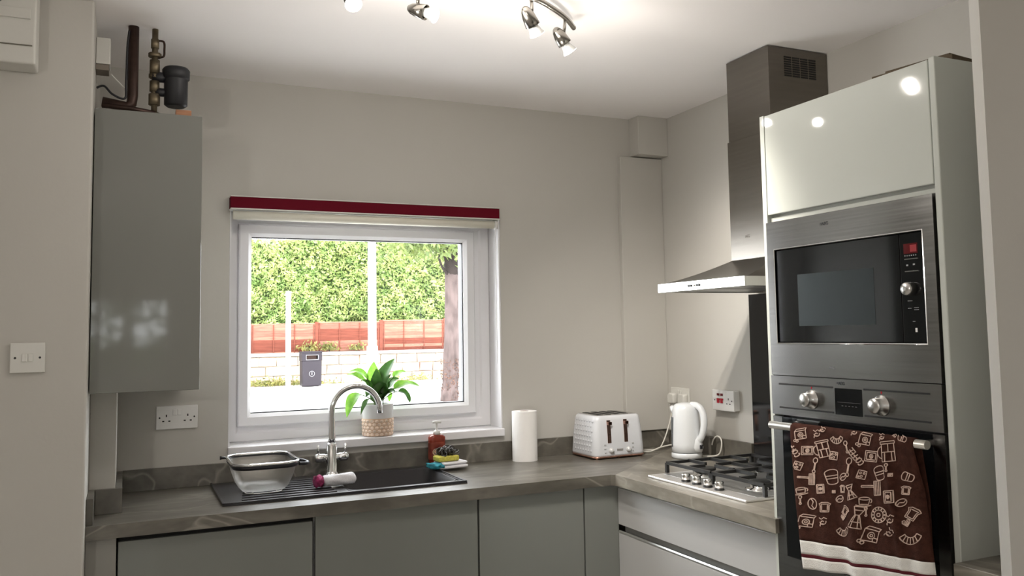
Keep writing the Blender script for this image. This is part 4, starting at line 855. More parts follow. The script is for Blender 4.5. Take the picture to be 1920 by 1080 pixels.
def cloth_slab(cx_, cy_, z0, L_, W_, H_, rot, seed):
    rg = np.random.default_rng(seed); ph = rg.uniform(0, 6, 6); Mx = Matrix.Translation((cx_, cy_, z0)) @ Matrix.Rotation(rot, 4, 'Z'); rings = []
    for zf, ins in ((0, 0.012), (0.03, 0.006), (0.25, 0.001), (0.5, 0), (0.75, 0.001), (0.95, 0.006), (1.0, 0.013), (1.02, 0.035)):
        ring = []
        for p in rrect(0, 0, 0, L_/2-ins, W_/2-ins, 0.018, 5):
            wob = 1+0.03*math.sin(40*p.x+ph[0])+0.03*math.sin(55*p.y+ph[1]); ring.append(Mx @ Vector((p.x*wob, p.y*wob, zf*H_*(1+0.10*math.sin(45*p.x+ph[2])*math.cos(50*p.y+ph[3])))))
        rings.append(ring)
    bm = bm_new(); loft(bm, rings); return bm
WCL = mat('white_cotton', (0.72, 0.71, 0.74), 0.9, bump=0.8, bscale=250)
dc = thing('dish_cloth', (-1.16, -0.14, 0.91), 'folded white cloth with teal end under the yellow sponge', 'cloth')
obj('fold', cloth_slab(-1.150, -0.148, 0.9205, 0.138, 0.105, 0.013, math.radians(5), 3), WCL, dc)
obj('fold', cloth_slab(-1.142, -0.145, 0.9338, 0.118, 0.095, 0.012, math.radians(9), 7), WCL, dc)
obj('teal_end', cloth_tube(-1.235, -1.195, -0.162, 0.9205, 0.048, 0.012, math.radians(12), 5, frill=0.10), mat('teal_cotton', (0.02, 0.22, 0.28), 0.9, var=0.5, vscale=60, bump=0.8, bscale=250), dc)
b = bm_new(); Fq = Matrix.Translation((-1.163, -0.145, 0.9475)) @ Matrix.Rotation(math.radians(6), 4, 'Z'); bx(b, (-0.046, -0.03, 0), (0.046, 0.03, 0.021), 0.005, 3, Fq)
tag(obj('sponge', b, mat('yellow_sponge', (0.55, 0.50, 0.09), 0.95, var=0.15, vscale=150, bump=1.0, bscale=250), smooth=True), 'yellow washing-up sponge on the folded white cloth', 'sponge')
b = bm_new(); rg = np.random.default_rng(9)
for k in range(46):
    c = Vector((-1.158+rg.normal(0, 0.016), -0.135+rg.normal(0, 0.010), 0.982+rg.normal(0, 0.006))); r1 = rg.uniform(0.012, 0.024); ax = Vector(rg.normal(size=3)).normalized(); u_, v_ = frame_of(ax)
    pts = [c+u_*r1*math.cos(a)*1.2+v_*r1*math.sin(a)*0.75 for a in [2*PI*i/14 for i in range(14)]]
    pts = [Vector((p.x, p.y, max(p.z, 0.9685))) for p in pts]; tube(b, pts, 0.0019, 4, closed=True)
tag(obj('steel_scourer', b, mat('dark_steel_wire', (0.11, 0.105, 0.10), 0.35, 0.8)), 'dark curled wire scourer on top of the yellow sponge', 'scourer')
cl = thing('rolled_cloth', (-1.655, -0.34, 0.92), 'rolled white cloth with magenta end on the drainer', 'cloth')
obj('roll', cloth_tube(-1.700, -1.580, -0.335, 0.9205, 0.027, 0.0205, math.radians(5), 14), WCL, cl)
obj('magenta_end', cloth_tube(-1.730, -1.699, -0.341, 0.9205, 0.027, 0.0205, math.radians(5), 12, frill=0.10), mat('magenta_cotton', (0.26, 0.02, 0.09), 0.9, var=0.5, vscale=90, bump=0.8, bscale=250), cl)

# ================================================================== COLANDER
co = thing('colander', (-1.905, -0.295, 0.92), 'steel mesh colander with black-and-chrome rim on the drainer', 'colander')
def cring(z, hx_, hy_, r): return rrect(-1.905, -0.293, z, hx_, hy_, r, 6)
b = bm_new(); loft(b, [cring(1.022, 0.104, 0.152, 0.06), cring(0.99, 0.098, 0.143, 0.06), cring(0.945, 0.083, 0.118, 0.055), cring(0.932, 0.072, 0.10, 0.05), cring(0.929, 0.05, 0.07, 0.04)], False, True); obj('mesh_bowl', b, mesh_weave('steel_mesh', (0.55, 0.53, 0.5), 0.48), co)
b = bm_new(); tube(b, cring(1.031, 0.110, 0.158, 0.062), 0.0052, 8, closed=True); obj('rim', b, CHROME, co)
b = bm_new(); loft(b, [cring(1.014, 0.108, 0.156, 0.06), cring(1.026, 0.112, 0.160, 0.062), cring(1.026, 0.105, 0.153, 0.058), cring(1.014, 0.105, 0.153, 0.058)], False, False, True); obj('rim_band', b, BLKP, co)
b = bm_new(); tube(b, cring(0.9245, 0.062, 0.09, 0.04), 0.0025, 6, closed=True); obj('base_ring', b, STEEL2, co)
for (x, y) in ((-1.95, -0.37), (-1.86, -0.37), (-1.95, -0.22), (-1.86, -0.22)):
    b = bm_new(); tube(b, [(x, y, 0.9245), (x*0.5-1.905*0.5, y*0.6-0.293*0.4, 0.928)], 0.002, 6); obj('foot_wire', b, STEEL2, co)
b = bm_new(); tube(b, [(-2.012, -0.20, 1.031), (-2.03, -0.20, 1.032), (-2.037, -0.20, 1.032)], [0.004, 0.005, 0.007], 10); obj('grip', b, BLKP, co)
b = bm_new(); tube(b, smooth_path([(-1.80, -0.36, 1.030), (-1.78, -0.375, 1.026), (-1.765, -0.40, 1.022), (-1.775, -0.43, 1.022), (-1.80, -0.44, 1.024)]), [0.006]*33, 8); obj('grip', b, BLKP, co)

# ================================================================== POTTED PLANT
pl = thing('potted_plant', (-1.395, 0.052, 1.046), 'leafy green plant in a white and woven pot on sill', 'plant')
PX, PY, PZ = -1.395, 0.045, 1.0465
b = bm_new(); lathe(b, [(0.055, 0.0), (0.0615, 0.004), (0.0645, 0.125), (0.0655, 0.127), (0.0655, 0.130), (0.061, 0.130), (0.060, 0.115), (0.003, 0.113)], (PX, PY, PZ), n=40); pot = sharp(obj('pot', b, mat('white_ceramic', (0.72, 0.71, 0.71), 0.25), pl))
b = bm_new(); lathe(b, [(0.0622, 0.0015), (0.0648, 0.072), (0.0640, 0.0725), (0.0616, 0.002), (0.0622, 0.0015)], (PX, PY, PZ), n=40, cap0=False, cap1=False); wv = obj('woven_sleeve', b, mat('woven_tan', (0.56, 0.38, 0.26), 0.8), pot)
b = bm_new()
for r_ in range(5):
    for c in range(20):
        a = 2*PI*(c+(0.5 if r_ % 2 else 0))/20; zc = 0.009+0.0135*r_; r0 = 0.0624+0.0025*zc/0.072; u_ = Vector((-math.sin(a), math.cos(a), 0)); nn = Vector((math.cos(a), math.sin(a), 0)); c0 = Vector((PX, PY, PZ+zc))+nn*r0
        P = [c0+u_*dx+Vector((0, 0, dz)) for dx, dz in ((-0.0088, 0), (-0.004, -0.0062), (0.004, -0.0062), (0.0088, 0), (0.004, 0.0062), (-0.004, 0.0062))]; top = b.verts.new(c0+nn*0.0028); pv = [b.verts.new(p) for p in P]
        for k in range(6): b.faces.new((pv[k], pv[(k+1) % 6], top))
obj('weave', b, mat('woven_cream', (0.78, 0.62, 0.50), 0.8, var=0.25, vscale=50), wv, kind='stuff')
b = bm_new(); cyl(b, (PX, PY, PZ+0.1135), (PX, PY, PZ+0.118), 0.0598, 0.058, n=28); obj('soil', b, mat('soil', (0.03, 0.02, 0.012), 0.95, bump=1, bscale=200), pl)
LEAF_L = leaf_mat('leaf_bright', (0.10, 0.24, 0.03), (0.19, 0.38, 0.05), 40, 0.45, 0.35)
LEAF_D = leaf_mat('leaf_dark', (0.035, 0.10, 0.02), (0.06, 0.16, 0.03), 40, 0.25, 0.35)
STEM = mat('leaf_stem', (0.09, 0.16, 0.04), 0.5)
def leaf(tip, mid, wid, m, start=0.35, base=None, up=(0, -0.4, 1)):
    base = Vector(base or (PX+random.uniform(-.018, .018), PY+random.uniform(-.015, .015), PZ+0.117)); tip = Vector(tip); mid = Vector(mid)
    n = 18; P = [base*(1-t)**2+mid*(2*t*(1-t))+tip*t*t for t in [k/n for k in range(n+1)]]
    s = int(n*start); bm = bm_new(); tube(bm, P[:s+2], 0.0022, 6); st = obj('stem', bm, STEM, pl)
    bm = bm_new(); rows = []
    for k in range(s, n+1):
        t = (k-s)/(n-s); T = (P[min(k+1, n)]-P[max(k-1, 0)]).normalized(); side = T.cross(Vector(up)).normalized(); nn = side.cross(T).normalized(); w_ = wid/2*(math.sin(PI*min(1, t**0.72))**0.85)*(1.0 if t < 1 else 0)+0.0004
        wob = 0.12*math.sin(9*t)*w_
        rows.append([P[k]-side*w_+nn*(0.35*w_+wob), P[k]-side*w_*0.5+nn*0.14*w_, P[k], P[k]+side*w_*0.5+nn*0.14*w_, P[k]+side*w_+nn*(0.35*w_-wob)])
    V = [[bm.verts.new(p) for p in r] for r in rows]
    for i in range(len(V)-1):
        for k in range(4):
            f = bm.faces.new((V[i][k], V[i][k+1], V[i+1][k+1], V[i+1][k])); f.smooth = True
    return obj('leaf', bm, m, pl)
zz = PZ+0.117
leaf((-1.532, 0.02, 1.302), (-1.44, 0.035, 1.30), 0.0554, LEAF_L, 0.42)
leaf((-1.512, 0.06, 1.312), (-1.43, 0.05, 1.33), 0.0475, LEAF_L, 0.45)
leaf((-1.403, 0.07, 1.352), (-1.42, 0.055, 1.25), 0.0607, LEAF_L, 0.42)
leaf((-1.322, 0.04, 1.362), (-1.395, 0.045, 1.27), 0.0686, LEAF_D, 0.4)
leaf((-1.262, 0.07, 1.302), (-1.33, 0.06, 1.315), 0.0396, LEAF_L, 0.6)
leaf((-1.218, 0.02, 1.240), (-1.31, 0.03, 1.285), 0.0581, LEAF_L, 0.42)
leaf((-1.268, 0.0, 1.175), (-1.30, 0.01, 1.28), 0.0475, LEAF_D, 0.5)
leaf((-1.337, 0.075, 1.178), (-1.335, 0.07, 1.29), 0.0396, LEAF_L, 0.5)
leaf((-1.530, 0.02, 1.128), (-1.50, 0.02, 1.285), 0.0528, LEAF_L, 0.42)
leaf((-1.482, -0.02, 1.140), (-1.45, -0.01, 1.25), 0.0211, LEAF_D, 0.5)
leaf((-1.350, -0.01, 1.30), (-1.37, 0.02, 1.26), 0.0594, LEAF_D, 0.3)
leaf((-1.435, 0.0, 1.285), (-1.42, 0.01, 1.23), 0.0660, LEAF_D, 0.2)
leaf((-1.395, -0.02, 1.27), (-1.39, 0.0, 1.24), 0.0726, LEAF_D, 0.15)
leaf((-1.345, 0.03, 1.265), (-1.36, 0.03, 1.25), 0.0660, LEAF_D, 0.15)
leaf((-1.455, 0.0, 1.21), (-1.43, 0.0, 1.245), 0.0660, LEAF_D, 0.15)
leaf((-1.33, 0.0, 1.225), (-1.36, 0.0, 1.24), 0.0594, LEAF_D, 0.15)
leaf((-1.470, 0.03, 1.275), (-1.43, 0.04, 1.27), 0.052, LEAF_D, 0.3)
leaf((-1.415, -0.01, 1.325), (-1.415, 0.01, 1.25), 0.055, LEAF_D, 0.3)
leaf((-1.300, 0.05, 1.275), (-1.35, 0.05, 1.28), 0.05, LEAF_D, 0.4)
leaf((-1.440, -0.015, 1.235), (-1.42, 0.0, 1.215), 0.06, LEAF_D, 0.15)
leaf((-1.360, -0.02, 1.235), (-1.375, 0.0, 1.22), 0.06, LEAF_D, 0.15)
leaf((-1.375, 0.06, 1.315), (-1.38, 0.05, 1.25), 0.0528, LEAF_D, 0.3)

# ================================================================== CEILING SPOTLIGHTS
BZ = 2.452
def spot(cf, tip, face, pivot_top, watts, glow, cone, drop=0.16):
    tip, face = Vector(tip), Vector(face); d = (face-tip).normalized(); L_ = (face-tip).length; s = L_/0.094
    b = bm_new(); lathe(b, [(0.003, 0), (0.009, 0.003*s), (0.0155, 0.014*s), (0.020, 0.032*s), (0.0225, 0.062*s), (0.0205, 0.062*s), (0.018, 0.055*s)], tip, axis=d, n=28, cap1=False); h = obj('spot_head', b, NICKEL, cf)
    b = bm_new(); lathe(b, [(0.010, 0.05*s), (0.014, 0.063*s), (0.0185, 0.080*s), (0.0235, 0.0915*s), (0.0235, 0.0925*s)], tip, axis=d, n=28, cap0=False, cap1=False); obj('lamp_reflector', b, LAMPGL, h)
    b = bm_new(); lathe(b, [(0.022, 0.0905*s), (0.022, 0.0935*s), (0.012, 0.0955*s), (0.002, 0.096*s)], tip, axis=d, n=28); obj('lamp_face', b, LAMPON, h)
    p = tip+d*0.03*s; pt = Vector(pivot_top); b = bm_new(); sd_ = (pt-p); sd_ = (sd_-d*sd_.dot(d)).normalized(); tube(b, [pt, p+sd_*0.0195+Vector((0, 0, 0.012)), p+sd_*0.017], 0.0052, 10); obj('stem', b, NICKEL, cf)
    for kind_, e, r in (('SPOT', watts, 0.018), ('POINT', glow, 0.014)):  # POINT is an added fill floating below the lamp to lift the ceiling
        if not e: continue
        ld = bpy.data.lights.new('lamp_light', kind_); ld.energy = e; ld.color = (1.0, 0.94, 0.86); ld.shadow_soft_size = r
        if kind_ == 'SPOT': ld.spot_size = math.radians(cone); ld.spot_blend = 0.7
        lo = bpy.data.objects.new('lamp_light', ld); COL.objects.link(lo); lo.parent = cf
        lo.location = face+d*(0.012 if kind_ == 'SPOT' else drop)-WORLD[cf.name]; lo.rotation_euler = d.to_track_quat('-Z', 'Y').to_euler()
def spot_bar(label, pts, rose, heads):
    cf = thing('ceiling_spotlight', (rose[0], rose[1], CZ), label, 'light')
    b = bm_new(); tube(b, smooth_path([(x, y, BZ) for x, y in pts], 6), 0.0085, 12); obj('bar', b, NICKEL, cf)
    b = bm_new(); lathe(b, [(0.055, 0), (0.055, 0.012), (0.045, 0.018), (0.012, 0.02)], (rose[0], rose[1], CZ-0.001), axis=(0, 0, -1), n=32); obj('ceiling_rose', b, NICKEL, cf)
    for h in heads: spot(cf, *h)
spot_bar('curved brushed-nickel spotlight bar with four lamps, above the sink side', [(-1.88, -1.10), (-1.80, -1.17), (-1.68, -1.22), (-1.55, -1.24), (-1.45, -1.25), (-1.35, -1.285), (-1.265, -1.285), (-1.18, -1.235), (-1.105, -1.175), (-1.043, -1.108)], (-1.45, -1.25),
    [((-1.306, -1.293, 2.42), (-1.252, -1.268, 2.349), (-1.278, -1.286, BZ), KEY_W, KFILL_W, 94, 0.2), ((-1.142, -1.166, 2.42), (-1.085, -1.160, 2.349), (-1.110, -1.178, BZ), KEY_W, KFILL_W, 94, 0.2),
     ((-1.628, -1.190, 2.405), (-1.565, -1.250, 2.372), (-1.60, -1.233, BZ), SIDE_W, FILL_W, 160), ((-1.80, -1.190, 2.435), (-1.80, -1.250, 2.368), (-1.79, -1.177, BZ), SIDE_W, FILL_W, 160)])
def fill_pendant(x, y, watts, label):  # added lamp out of view, put in to lighten the near walls
    pn = thing('fill_lamp', (x, y, CZ), label, 'lamp')
    b = bm_new(); tube(b, [(x, y, CZ-0.002), (x, y, 2.0)], 0.004, 8); obj('cord', b, CORDW, pn)
    b = bm_new(); lathe(b, [(0.04, 0), (0.04, 0.02), (0.01, 0.03)], (x, y, CZ-0.001), axis=(0, 0, -1), n=20); obj('ceiling_rose', b, PLAST, pn)
    b = bm_new(); lathe(b, [(0.012, 0), (0.014, 0.035), (0.035, 0.07), (0.04, 0.095), (0.028, 0.125), (0.004, 0.135)], (x, y, 2.0), axis=(0, 0, -1), n=20); obj('bulb', b, LAMPON, pn)
    ld = bpy.data.lights.new('lamp_light', 'POINT'); ld.energy = watts; ld.color = (1.0, 0.94, 0.86); ld.shadow_soft_size = 0.05
    lo = bpy.data.objects.new('lamp_light', ld); COL.objects.link(lo); lo.parent = pn; lo.location = Vector((x, y, 1.80))-WORLD[pn.name]
fill_pendant(0.15, -3.9, REAR_FILL_W, 'added fill lamp, out of view, lightening the wall end')
fill_pendant(-3.5, -4.3, REAR_FILL_W*4.2, 'added fill lamp, out of view, lightening the tall unit side')
# ================================================================== OUTSIDE
PAVE = mat('pale_concrete', (0.72, 0.70, 0.66), 0.9, var=0.12, vscale=0.8)
g = bm_new(); bx(g, (-40, 0.46, -0.3), (60, 20.5, -0.02)); tag(obj('road', g, mat('pale_tarmac', (0.70, 0.69, 0.67), 0.9, var=0.1, vscale=1.0)), 'bright road outside the window', 'road', kind='structure')  # base colour paled to bounce more daylight indoors onto the ceiling
g = bm_new(); bx(g, (-40, 20.5, -0.3), (60, 23.3, 0.0)); tag(obj('pavement', g, PAVE), 'pale pavement in front of the low garden wall', 'pavement', kind='structure')
g = bm_new(); bx(g, (-40, 23.3, -0.3), (60, 45, 0.02)); tag(obj('garden_ground', g, mat('garden_soil', (0.1, 0.08, 0.05), 0.95)), 'garden soil behind the low wall', 'ground', kind='structure')
gw = thing('garden_wall', (4, 23.4, 0), 'low cream stone garden wall below the orange fence', 'wall')
STONE = mat('cream_stone', (0.40, 0.34, 0.25), 0.9, var=0.25, vscale=1.6, col2=(0.30, 0.17, 0.125), bump=1.0, bscale=20)
rgs = np.random.default_rng(4)
protos = []
for k in range(5):
    bm_ = bm_new(); wdt = 0.42+0.06*k; bx(bm_, (-wdt/2, -0.08, 0), (wdt/2, 0.08, 0.27), 0.02, 1)
    for v in bm_.verts: v.co += Vector(rgs.normal(0, 0.008, 3))
    me_ = bpy.data.meshes.new('stone'); bmesh.ops.recalc_face_normals(bm_, faces=bm_.faces); bm_.to_mesh(me_); bm_.free(); me_.materials.append(STONE); protos.append((wdt, me_))
b = bm_new(); bx(b, (-6, 23.36, 0), (14, 23.6, 0.86)); obj('core', b, mat('mortar', (0.36, 0.30, 0.24), 0.95), gw)
base_w = WORLD[gw.name]
for row in range(3):
    x = -4.0+0.2*row
    while x < 11.0:
        wdt, me_ = protos[rgs.integers(5)]
        o = bpy.data.objects.new('stone', me_); COL.objects.link(o); o.parent = gw; o.location = Vector((x+wdt/2, 23.36, 0.005+0.285*row))-base_w; x += wdt+0.018
for k in range(17):
    b = bm_new(); bx(b, (-6+1.2*k+0.006, 23.22, 0.865), (-6+1.2*(k+1)-0.006, 23.66, 0.955), 0.012, 1); obj('coping_stone', b, mat('coping_concrete', (0.42, 0.40, 0.38), 0.9), gw)
# fence
fe = thing('fence', (4, 23.9, 0.02), 'orange-brown lapped timber fence below the hedge', 'fence')
FEN = mat('orange_timber', (0.13, 0.040, 0.027), 0.85, spec=0.08, var=0.18, vscale=5, stretch=(0.6, 1, 5))
FENS = [FEN, mat('orange_timber_pale', (0.175, 0.066, 0.043), 0.85, var=0.25, vscale=5, stretch=(0.6, 1, 5)), mat('orange_timber_faded', (0.20, 0.095, 0.062), 0.85, var=0.3, vscale=4, stretch=(0.6, 1, 5))]
def ftop(x): return 1.80 + 0.018*(x-1.0)
fx = [-4.92, -2.94, -0.96, 1.02, 3.0, 5.03, 7.18, 9.2, 11.2]
bme = {}
for k in range(len(fx)-1):
    xa, xb = fx[k]+0.05, fx[k+1]-0.05; zt_ = ftop((xa+xb)/2)
    key = round(xb-xa, 2)
    for j in range(14):
        z0 = zt_-0.11-0.092*j
        bm_ = bm_new(); a = math.radians(13); Fb = Matrix.Translation(((xa+xb)/2, 23.9, z0)) @ Matrix.Rotation(a, 4, 'X')
        bx(bm_, (-(xb-xa)/2, -0.010, 0), ((xb-xa)/2, 0.006, 0.104), 0, 1, Fb)
        if z0 > 0.3: obj('board', bm_, FENS[int(rgs.integers(3))], fe)
        else: bm_.free()
    for t_ in (0.02, 0.34, 0.67, 0.98):
        bm_ = bm_new(); xx = xa+(xb-xa)*t_; bx(bm_, (xx-0.014, 23.855, 0.3), (xx+0.014, 23.872, zt_)); obj('batten', bm_, FEN, fe)
    bm_ = bm_new(); bx(bm_, (xa, 23.86, zt_), (xb, 23.95, zt_+0.03)); obj('capping', bm_, FENS[2], fe)
for x in fx:
    bm_ = bm_new(); bx(bm_, (x-0.05, 23.85, 0.02), (x+0.05, 23.95, ftop(x)+0.05)); obj('post', bm_, FEN, fe)
# leaves helper
def leaf_cloud(name, centres, normals, size, material, parent, kind='stuff', seed=1, jitter=0.8):
    rg = np.random.default_rng(seed); n = len(centres); nr = normals+rg.normal(0, jitter, (n, 3)); nr /= np.linalg.norm(nr, axis=1)[:, None]
    t = rg.normal(size=(n, 3)); t -= nr*(t*nr).sum(1)[:, None]; t /= np.linalg.norm(t, axis=1)[:, None]; s = np.cross(nr, t)
    L_ = size*rg.uniform(0.7, 1.3, (n, 1)); W_ = L_*0.42
    c = centres; fold = nr*L_*0.10
    v = np.stack([c-t*L_*0.5, c+s*W_*0.5+fold, c+t*L_*0.5, c-s*W_*0.5+fold], 1).reshape(-1, 3)
    me = bpy.data.meshes.new(name); me.vertices.add(4*n); me.vertices.foreach_set('co', v.astype(np.float32).ravel())
    me.loops.add(4*n); me.loops.foreach_set('vertex_index', np.arange(4*n, dtype=np.int32)); me.polygons.add(n); me.polygons.foreach_set('loop_start', np.arange(0, 4*n, 4, dtype=np.int32)); me.update(calc_edges=True); me.validate()
    return link_mesh(name, me, material, parent, kind)
hg = thing('hedge', (4, 25, 0.02), 'tall clipped green hedge behind the orange fence', 'hedge')
HX0, HX1 = -5.0, 13.5
def hsurf(x, z):   # front face depth of the hedge
    return 24.45 + 0.16*np.sin(1.7*x+0.6*z)+0.10*np.sin(3.9*x-2.3*z+1)+0.06*np.sin(8.3*x+5.1*z)+0.05*np.sin(11*z-6*x)
def htop(x): return 4.50 + 0.05*(x-0.6)+0.07*np.sin(2.9*x)+0.05*np.sin(7*x+1)
b = bm_new(); nx, nz = 90, 26; G = []
for j in range(nz+1):
    row = []
    for i in range(nx+1):
        x = HX0+(HX1-HX0)*i/nx; z = 0.02+(htop(x)-0.12-0.02)*j/nz; row.append(b.verts.new((x, hsurf(x, z)+0.13, z)))
    G.append(row)
Gb = [[b.verts.new((HX0+(HX1-HX0)*i/nx, 26.0, zz_)) for i in range(nx+1)] for zz_ in (0.02,)]
for j in range(nz):
    for i in range(nx): b.faces.new((G[j][i], G[j][i+1], G[j+1][i+1], G[j+1][i]))
Tb = [b.verts.new((HX0+(HX1-HX0)*i/nx, 26.0, htop(HX0+(HX1-HX0)*i/nx)-0.12)) for i in range(nx+1)]
for i in range(nx): b.faces.new((G[nz][i], G[nz][i+1], Tb[i+1], Tb[i])); b.faces.new((Tb[i], Tb[i+1], Gb[0][i+1], Gb[0][i]))
obj('twig_mass', b, mat('hedge_inner', (0.03, 0.05, 0.015), 0.95), hg)
rgh = np.random.default_rng(21); nL = 58000
lx = rgh.uniform(HX0, HX1, nL); lz = 1.3+rgh.uniform(0, 1, nL)*(htop(lx)-1.28); ly = hsurf(lx, lz)+rgh.exponential(0.05, nL)-0.03+0.09*np.sin(13*lx+4*np.sin(9*lz))*np.sin(12*lz+3*np.sin(7*lx))
nrm = np.tile(np.array([0, -0.75, 0.55]), (nL, 1))
HEDGE = leaf_mat('hedge_leaf', (0.19, 0.29, 0.08), (0.48, 0.54, 0.20), 2.4, 0.4, 0.5)
leaf_cloud('foliage', np.stack([lx, ly, lz], 1), nrm, 0.115, HEDGE, hg, seed=5)
nT = 7000; tx = rgh.uniform(HX0, HX1, nT); ty = rgh.uniform(24.4, 25.9, nT); tz = htop(tx)-0.08+rgh.normal(0, 0.05, nT)
leaf_cloud('foliage', np.stack([tx, ty, tz], 1), np.tile(np.array([0, -0.2, 0.9]), (nT, 1)), 0.12, HEDGE, hg, seed=6)
# street tree
tr = thing('street_tree', (4.12, 14.78, -0.02), 'street tree with pale trunk and drooping leaves at window right', 'tree')
BARK = mat('pale_bark', (0.070, 0.052, 0.049), 0.9, spec=0.08, var=0.35, vscale=9, bump=1.0, bscale=25, stretch=(1, 1, 0.4))
BARKD = mat('dark_bark', (0.020, 0.015, 0.014), 0.9, spec=0.08, var=0.3, vscale=9, bump=1.0, bscale=25)
b = bm_new(); tube(b, smooth_path([(4.10, 14.78, -0.05), (4.14, 14.78, 0.5), (4.17, 14.78, 1.2), (4.19, 14.78, 1.9), (4.20, 14.78, 2.6), (4.20, 14.78, 2.9)], 6), [0.20]*4+[0.18]*8+[0.165]*19, 16); obj('trunk', b, BARK, tr)
b = bm_new(); tube(b, [(4.20, 14.78, 2.55), (4.20, 14.77, 2.75), (4.22, 14.77, 2.95), (4.26, 14.77, 3.3), (4.34, 14.78, 3.9), (4.4, 14.8, 5.0)], [0.10, 0.155, 0.21, 0.18, 0.14, 0.09], 12); obj('branch', b, BARKD, tr)
for pts, r in (([(4.17, 14.75, 2.85), (4.05, 14.72, 3.2), (4.02, 14.70, 3.6), (3.9, 14.7, 4.6)], [0.09, 0.075, 0.07, 0.05]), ([(4.15, 14.74, 2.72), (3.98, 14.68, 2.85), (3.86, 14.62, 3.05), (3.84, 14.6, 3.2)], [0.035, 0.03, 0.025, 0.015]), ([(4.05, 14.72, 3.5), (3.6, 14.6, 3.75), (3.1, 14.5, 3.7), (2.8, 14.5, 3.45)], [0.05, 0.04, 0.025, 0.012]), ([(4.28, 14.7, 2.6), (4.38, 14.6, 2.9), (4.42, 14.6, 3.3)], [0.03, 0.025, 0.02])):
    b = bm_new(); tube(b, smooth_path(pts, 4), [np.interp(k/(4*(len(pts)-1)), np.linspace(0, 1, len(r)), r) for k in range(4*(len(pts)-1)+1)], 8); obj('branch', b, BARKD, tr)
cl_ = []; nr_ = []
for (cx_, cz_, sx_, sz_, n_) in ((3.85, 3.40, 0.26, 0.22, 230), (3.55, 3.40, 0.22, 0.20, 170), (3.2, 3.38, 0.24, 0.16, 140), (2.85, 3.40, 0.2, 0.14, 100), (3.95, 3.75, 0.4, 0.3, 300), (3.35, 3.1, 0.16, 0.12, 50), (2.78, 3.15, 0.14, 0.14, 40), (4.5, 3.6, 0.25, 0.3, 180), (4.12, 3.25, 0.16, 0.16, 60), (4.3, 3.45, 0.12, 0.12, 50), (3.6, 4.3, 0.8, 0.5, 700), (4.6, 4.6, 0.7, 0.6, 600), (3.0, 3.0, 0.12, 0.1, 20), (2.0, 3.42, 0.25, 0.10, 40)):
    q_ = rgh.normal(size=(n_, 3))*np.array([sx_*0.6, 0.3, sz_*0.6])+np.array([cx_, 14.6, cz_]); cl_.append(q_); nr_.append(np.tile(np.array([0, -0.7, 0.5]), (n_, 1)))
leaf_cloud('foliage', np.concatenate(cl_), np.concatenate(nr_), 0.15, leaf_mat('tree_leaf', (0.07, 0.11, 0.025), (0.16, 0.20, 0.05), 3, 0.4, 0.5), tr, seed=8)
n_ = 500; a_ = rgh.uniform(0, 2*PI, n_); zz_ = rgh.uniform(0.0, 0.9, n_)
leaf_cloud('ivy', np.stack([4.13+0.2*np.cos(a_), 14.78+0.2*np.sin(a_), zz_], 1), np.stack([np.cos(a_), np.sin(a_), 0*a_], 1), 0.055, leaf_mat('dry_ivy', (0.05, 0.025, 0.018), (0.11, 0.05, 0.03), 6, 0.2, 0.7), tr, seed=9)
# poles
lp = thing('street_pole', (2.76, 16.2, -0.02), 'tall thick white street pole crossing the window middle', 'pole')
WPOLE = mat('white_painted_post', (0.72, 0.72, 0.71), 0.5)
b = bm_new(); cyl(b, (2.76, 16.2, -0.02), (2.76, 16.2, 1.2), 0.125, 0.12, 20); obj('base', b, WPOLE, lp)
b = bm_new(); cyl(b, (2.76, 16.2, 1.2), (2.76, 16.2, 6.5), 0.095, 0.085, 20); obj('column', b, WPOLE, lp)
po = thing('street_post', (1.87, 22.2, 0), 'thin short white post in front of the hedge', 'post')
b = bm_new(); cyl(b, (1.87, 22.2, 0), (1.87, 22.2, 2.72), 0.072, 0.068, 16); obj('shaft', b, WPOLE, po)
b = bm_new(); lathe(b, [(0.072, 0), (0.07, 0.02), (0.03, 0.035)], (1.87, 22.2, 2.721), n=16); obj('cap', b, WPOLE, po)
# litter bin
lb = thing('litter_bin', (2.53, 22.2, 0), 'dark grey street litter bin by the garden wall', 'litter bin')
BING = mat('bin_grey', (0.026, 0.0225, 0.027), 0.5, spec=0.08)
b = bm_new(); loft(b, [rrect(2.53, 22.35, z_, hx_, 0.24, 0.05) for z_, hx_ in ((0.02, 0.262), (0.05, 0.27), (0.72, 0.285), (0.73, 0.28))]); obj('body', b, BING, lb)
b = bm_new()
for (x0_, x1_, z0_, z1_) in ((2.245, 2.36, 0.735, 0.97), (2.70, 2.815, 0.735, 0.97), (2.36, 2.70, 0.735, 0.78), (2.36, 2.70, 0.90, 0.97)): bx(b, (x0_, 22.11, z0_), (x1_, 22.16, z1_))
bx(b, (2.245, 22.16, 0.735), (2.265, 22.59, 0.97)); bx(b, (2.795, 22.16, 0.735), (2.815, 22.59, 0.97)); bx(b, (2.265, 22.57, 0.735), (2.795, 22.59, 0.97)); obj('hood', b, BING, lb)
b = bm_new(); bx(b, (2.235, 22.09, 0.971), (2.825, 22.60, 1.01), 0.015); obj('lid', b, BING, lb)
b = bm_new(); bx(b, (2.366, 22.30, 0.785), (2.694, 22.31, 0.895)); obj('slot', b, mat('slot_brown', (0.09, 0.05, 0.04), 0.8), lb)
b = bm_new(); ring_profile(b, 0, 0.36, 0, 0.15, [(0, 0), (0, 0.012), (0.016, 0.012), (0.016, 0)]); bmesh.ops.transform(b, matrix=Matrix.Translation((2.35, 22.096, 0.765)), verts=b.verts); obj('slot_rim', b, mat('pale_label', (0.14, 0.135, 0.145), 0.5), lb)
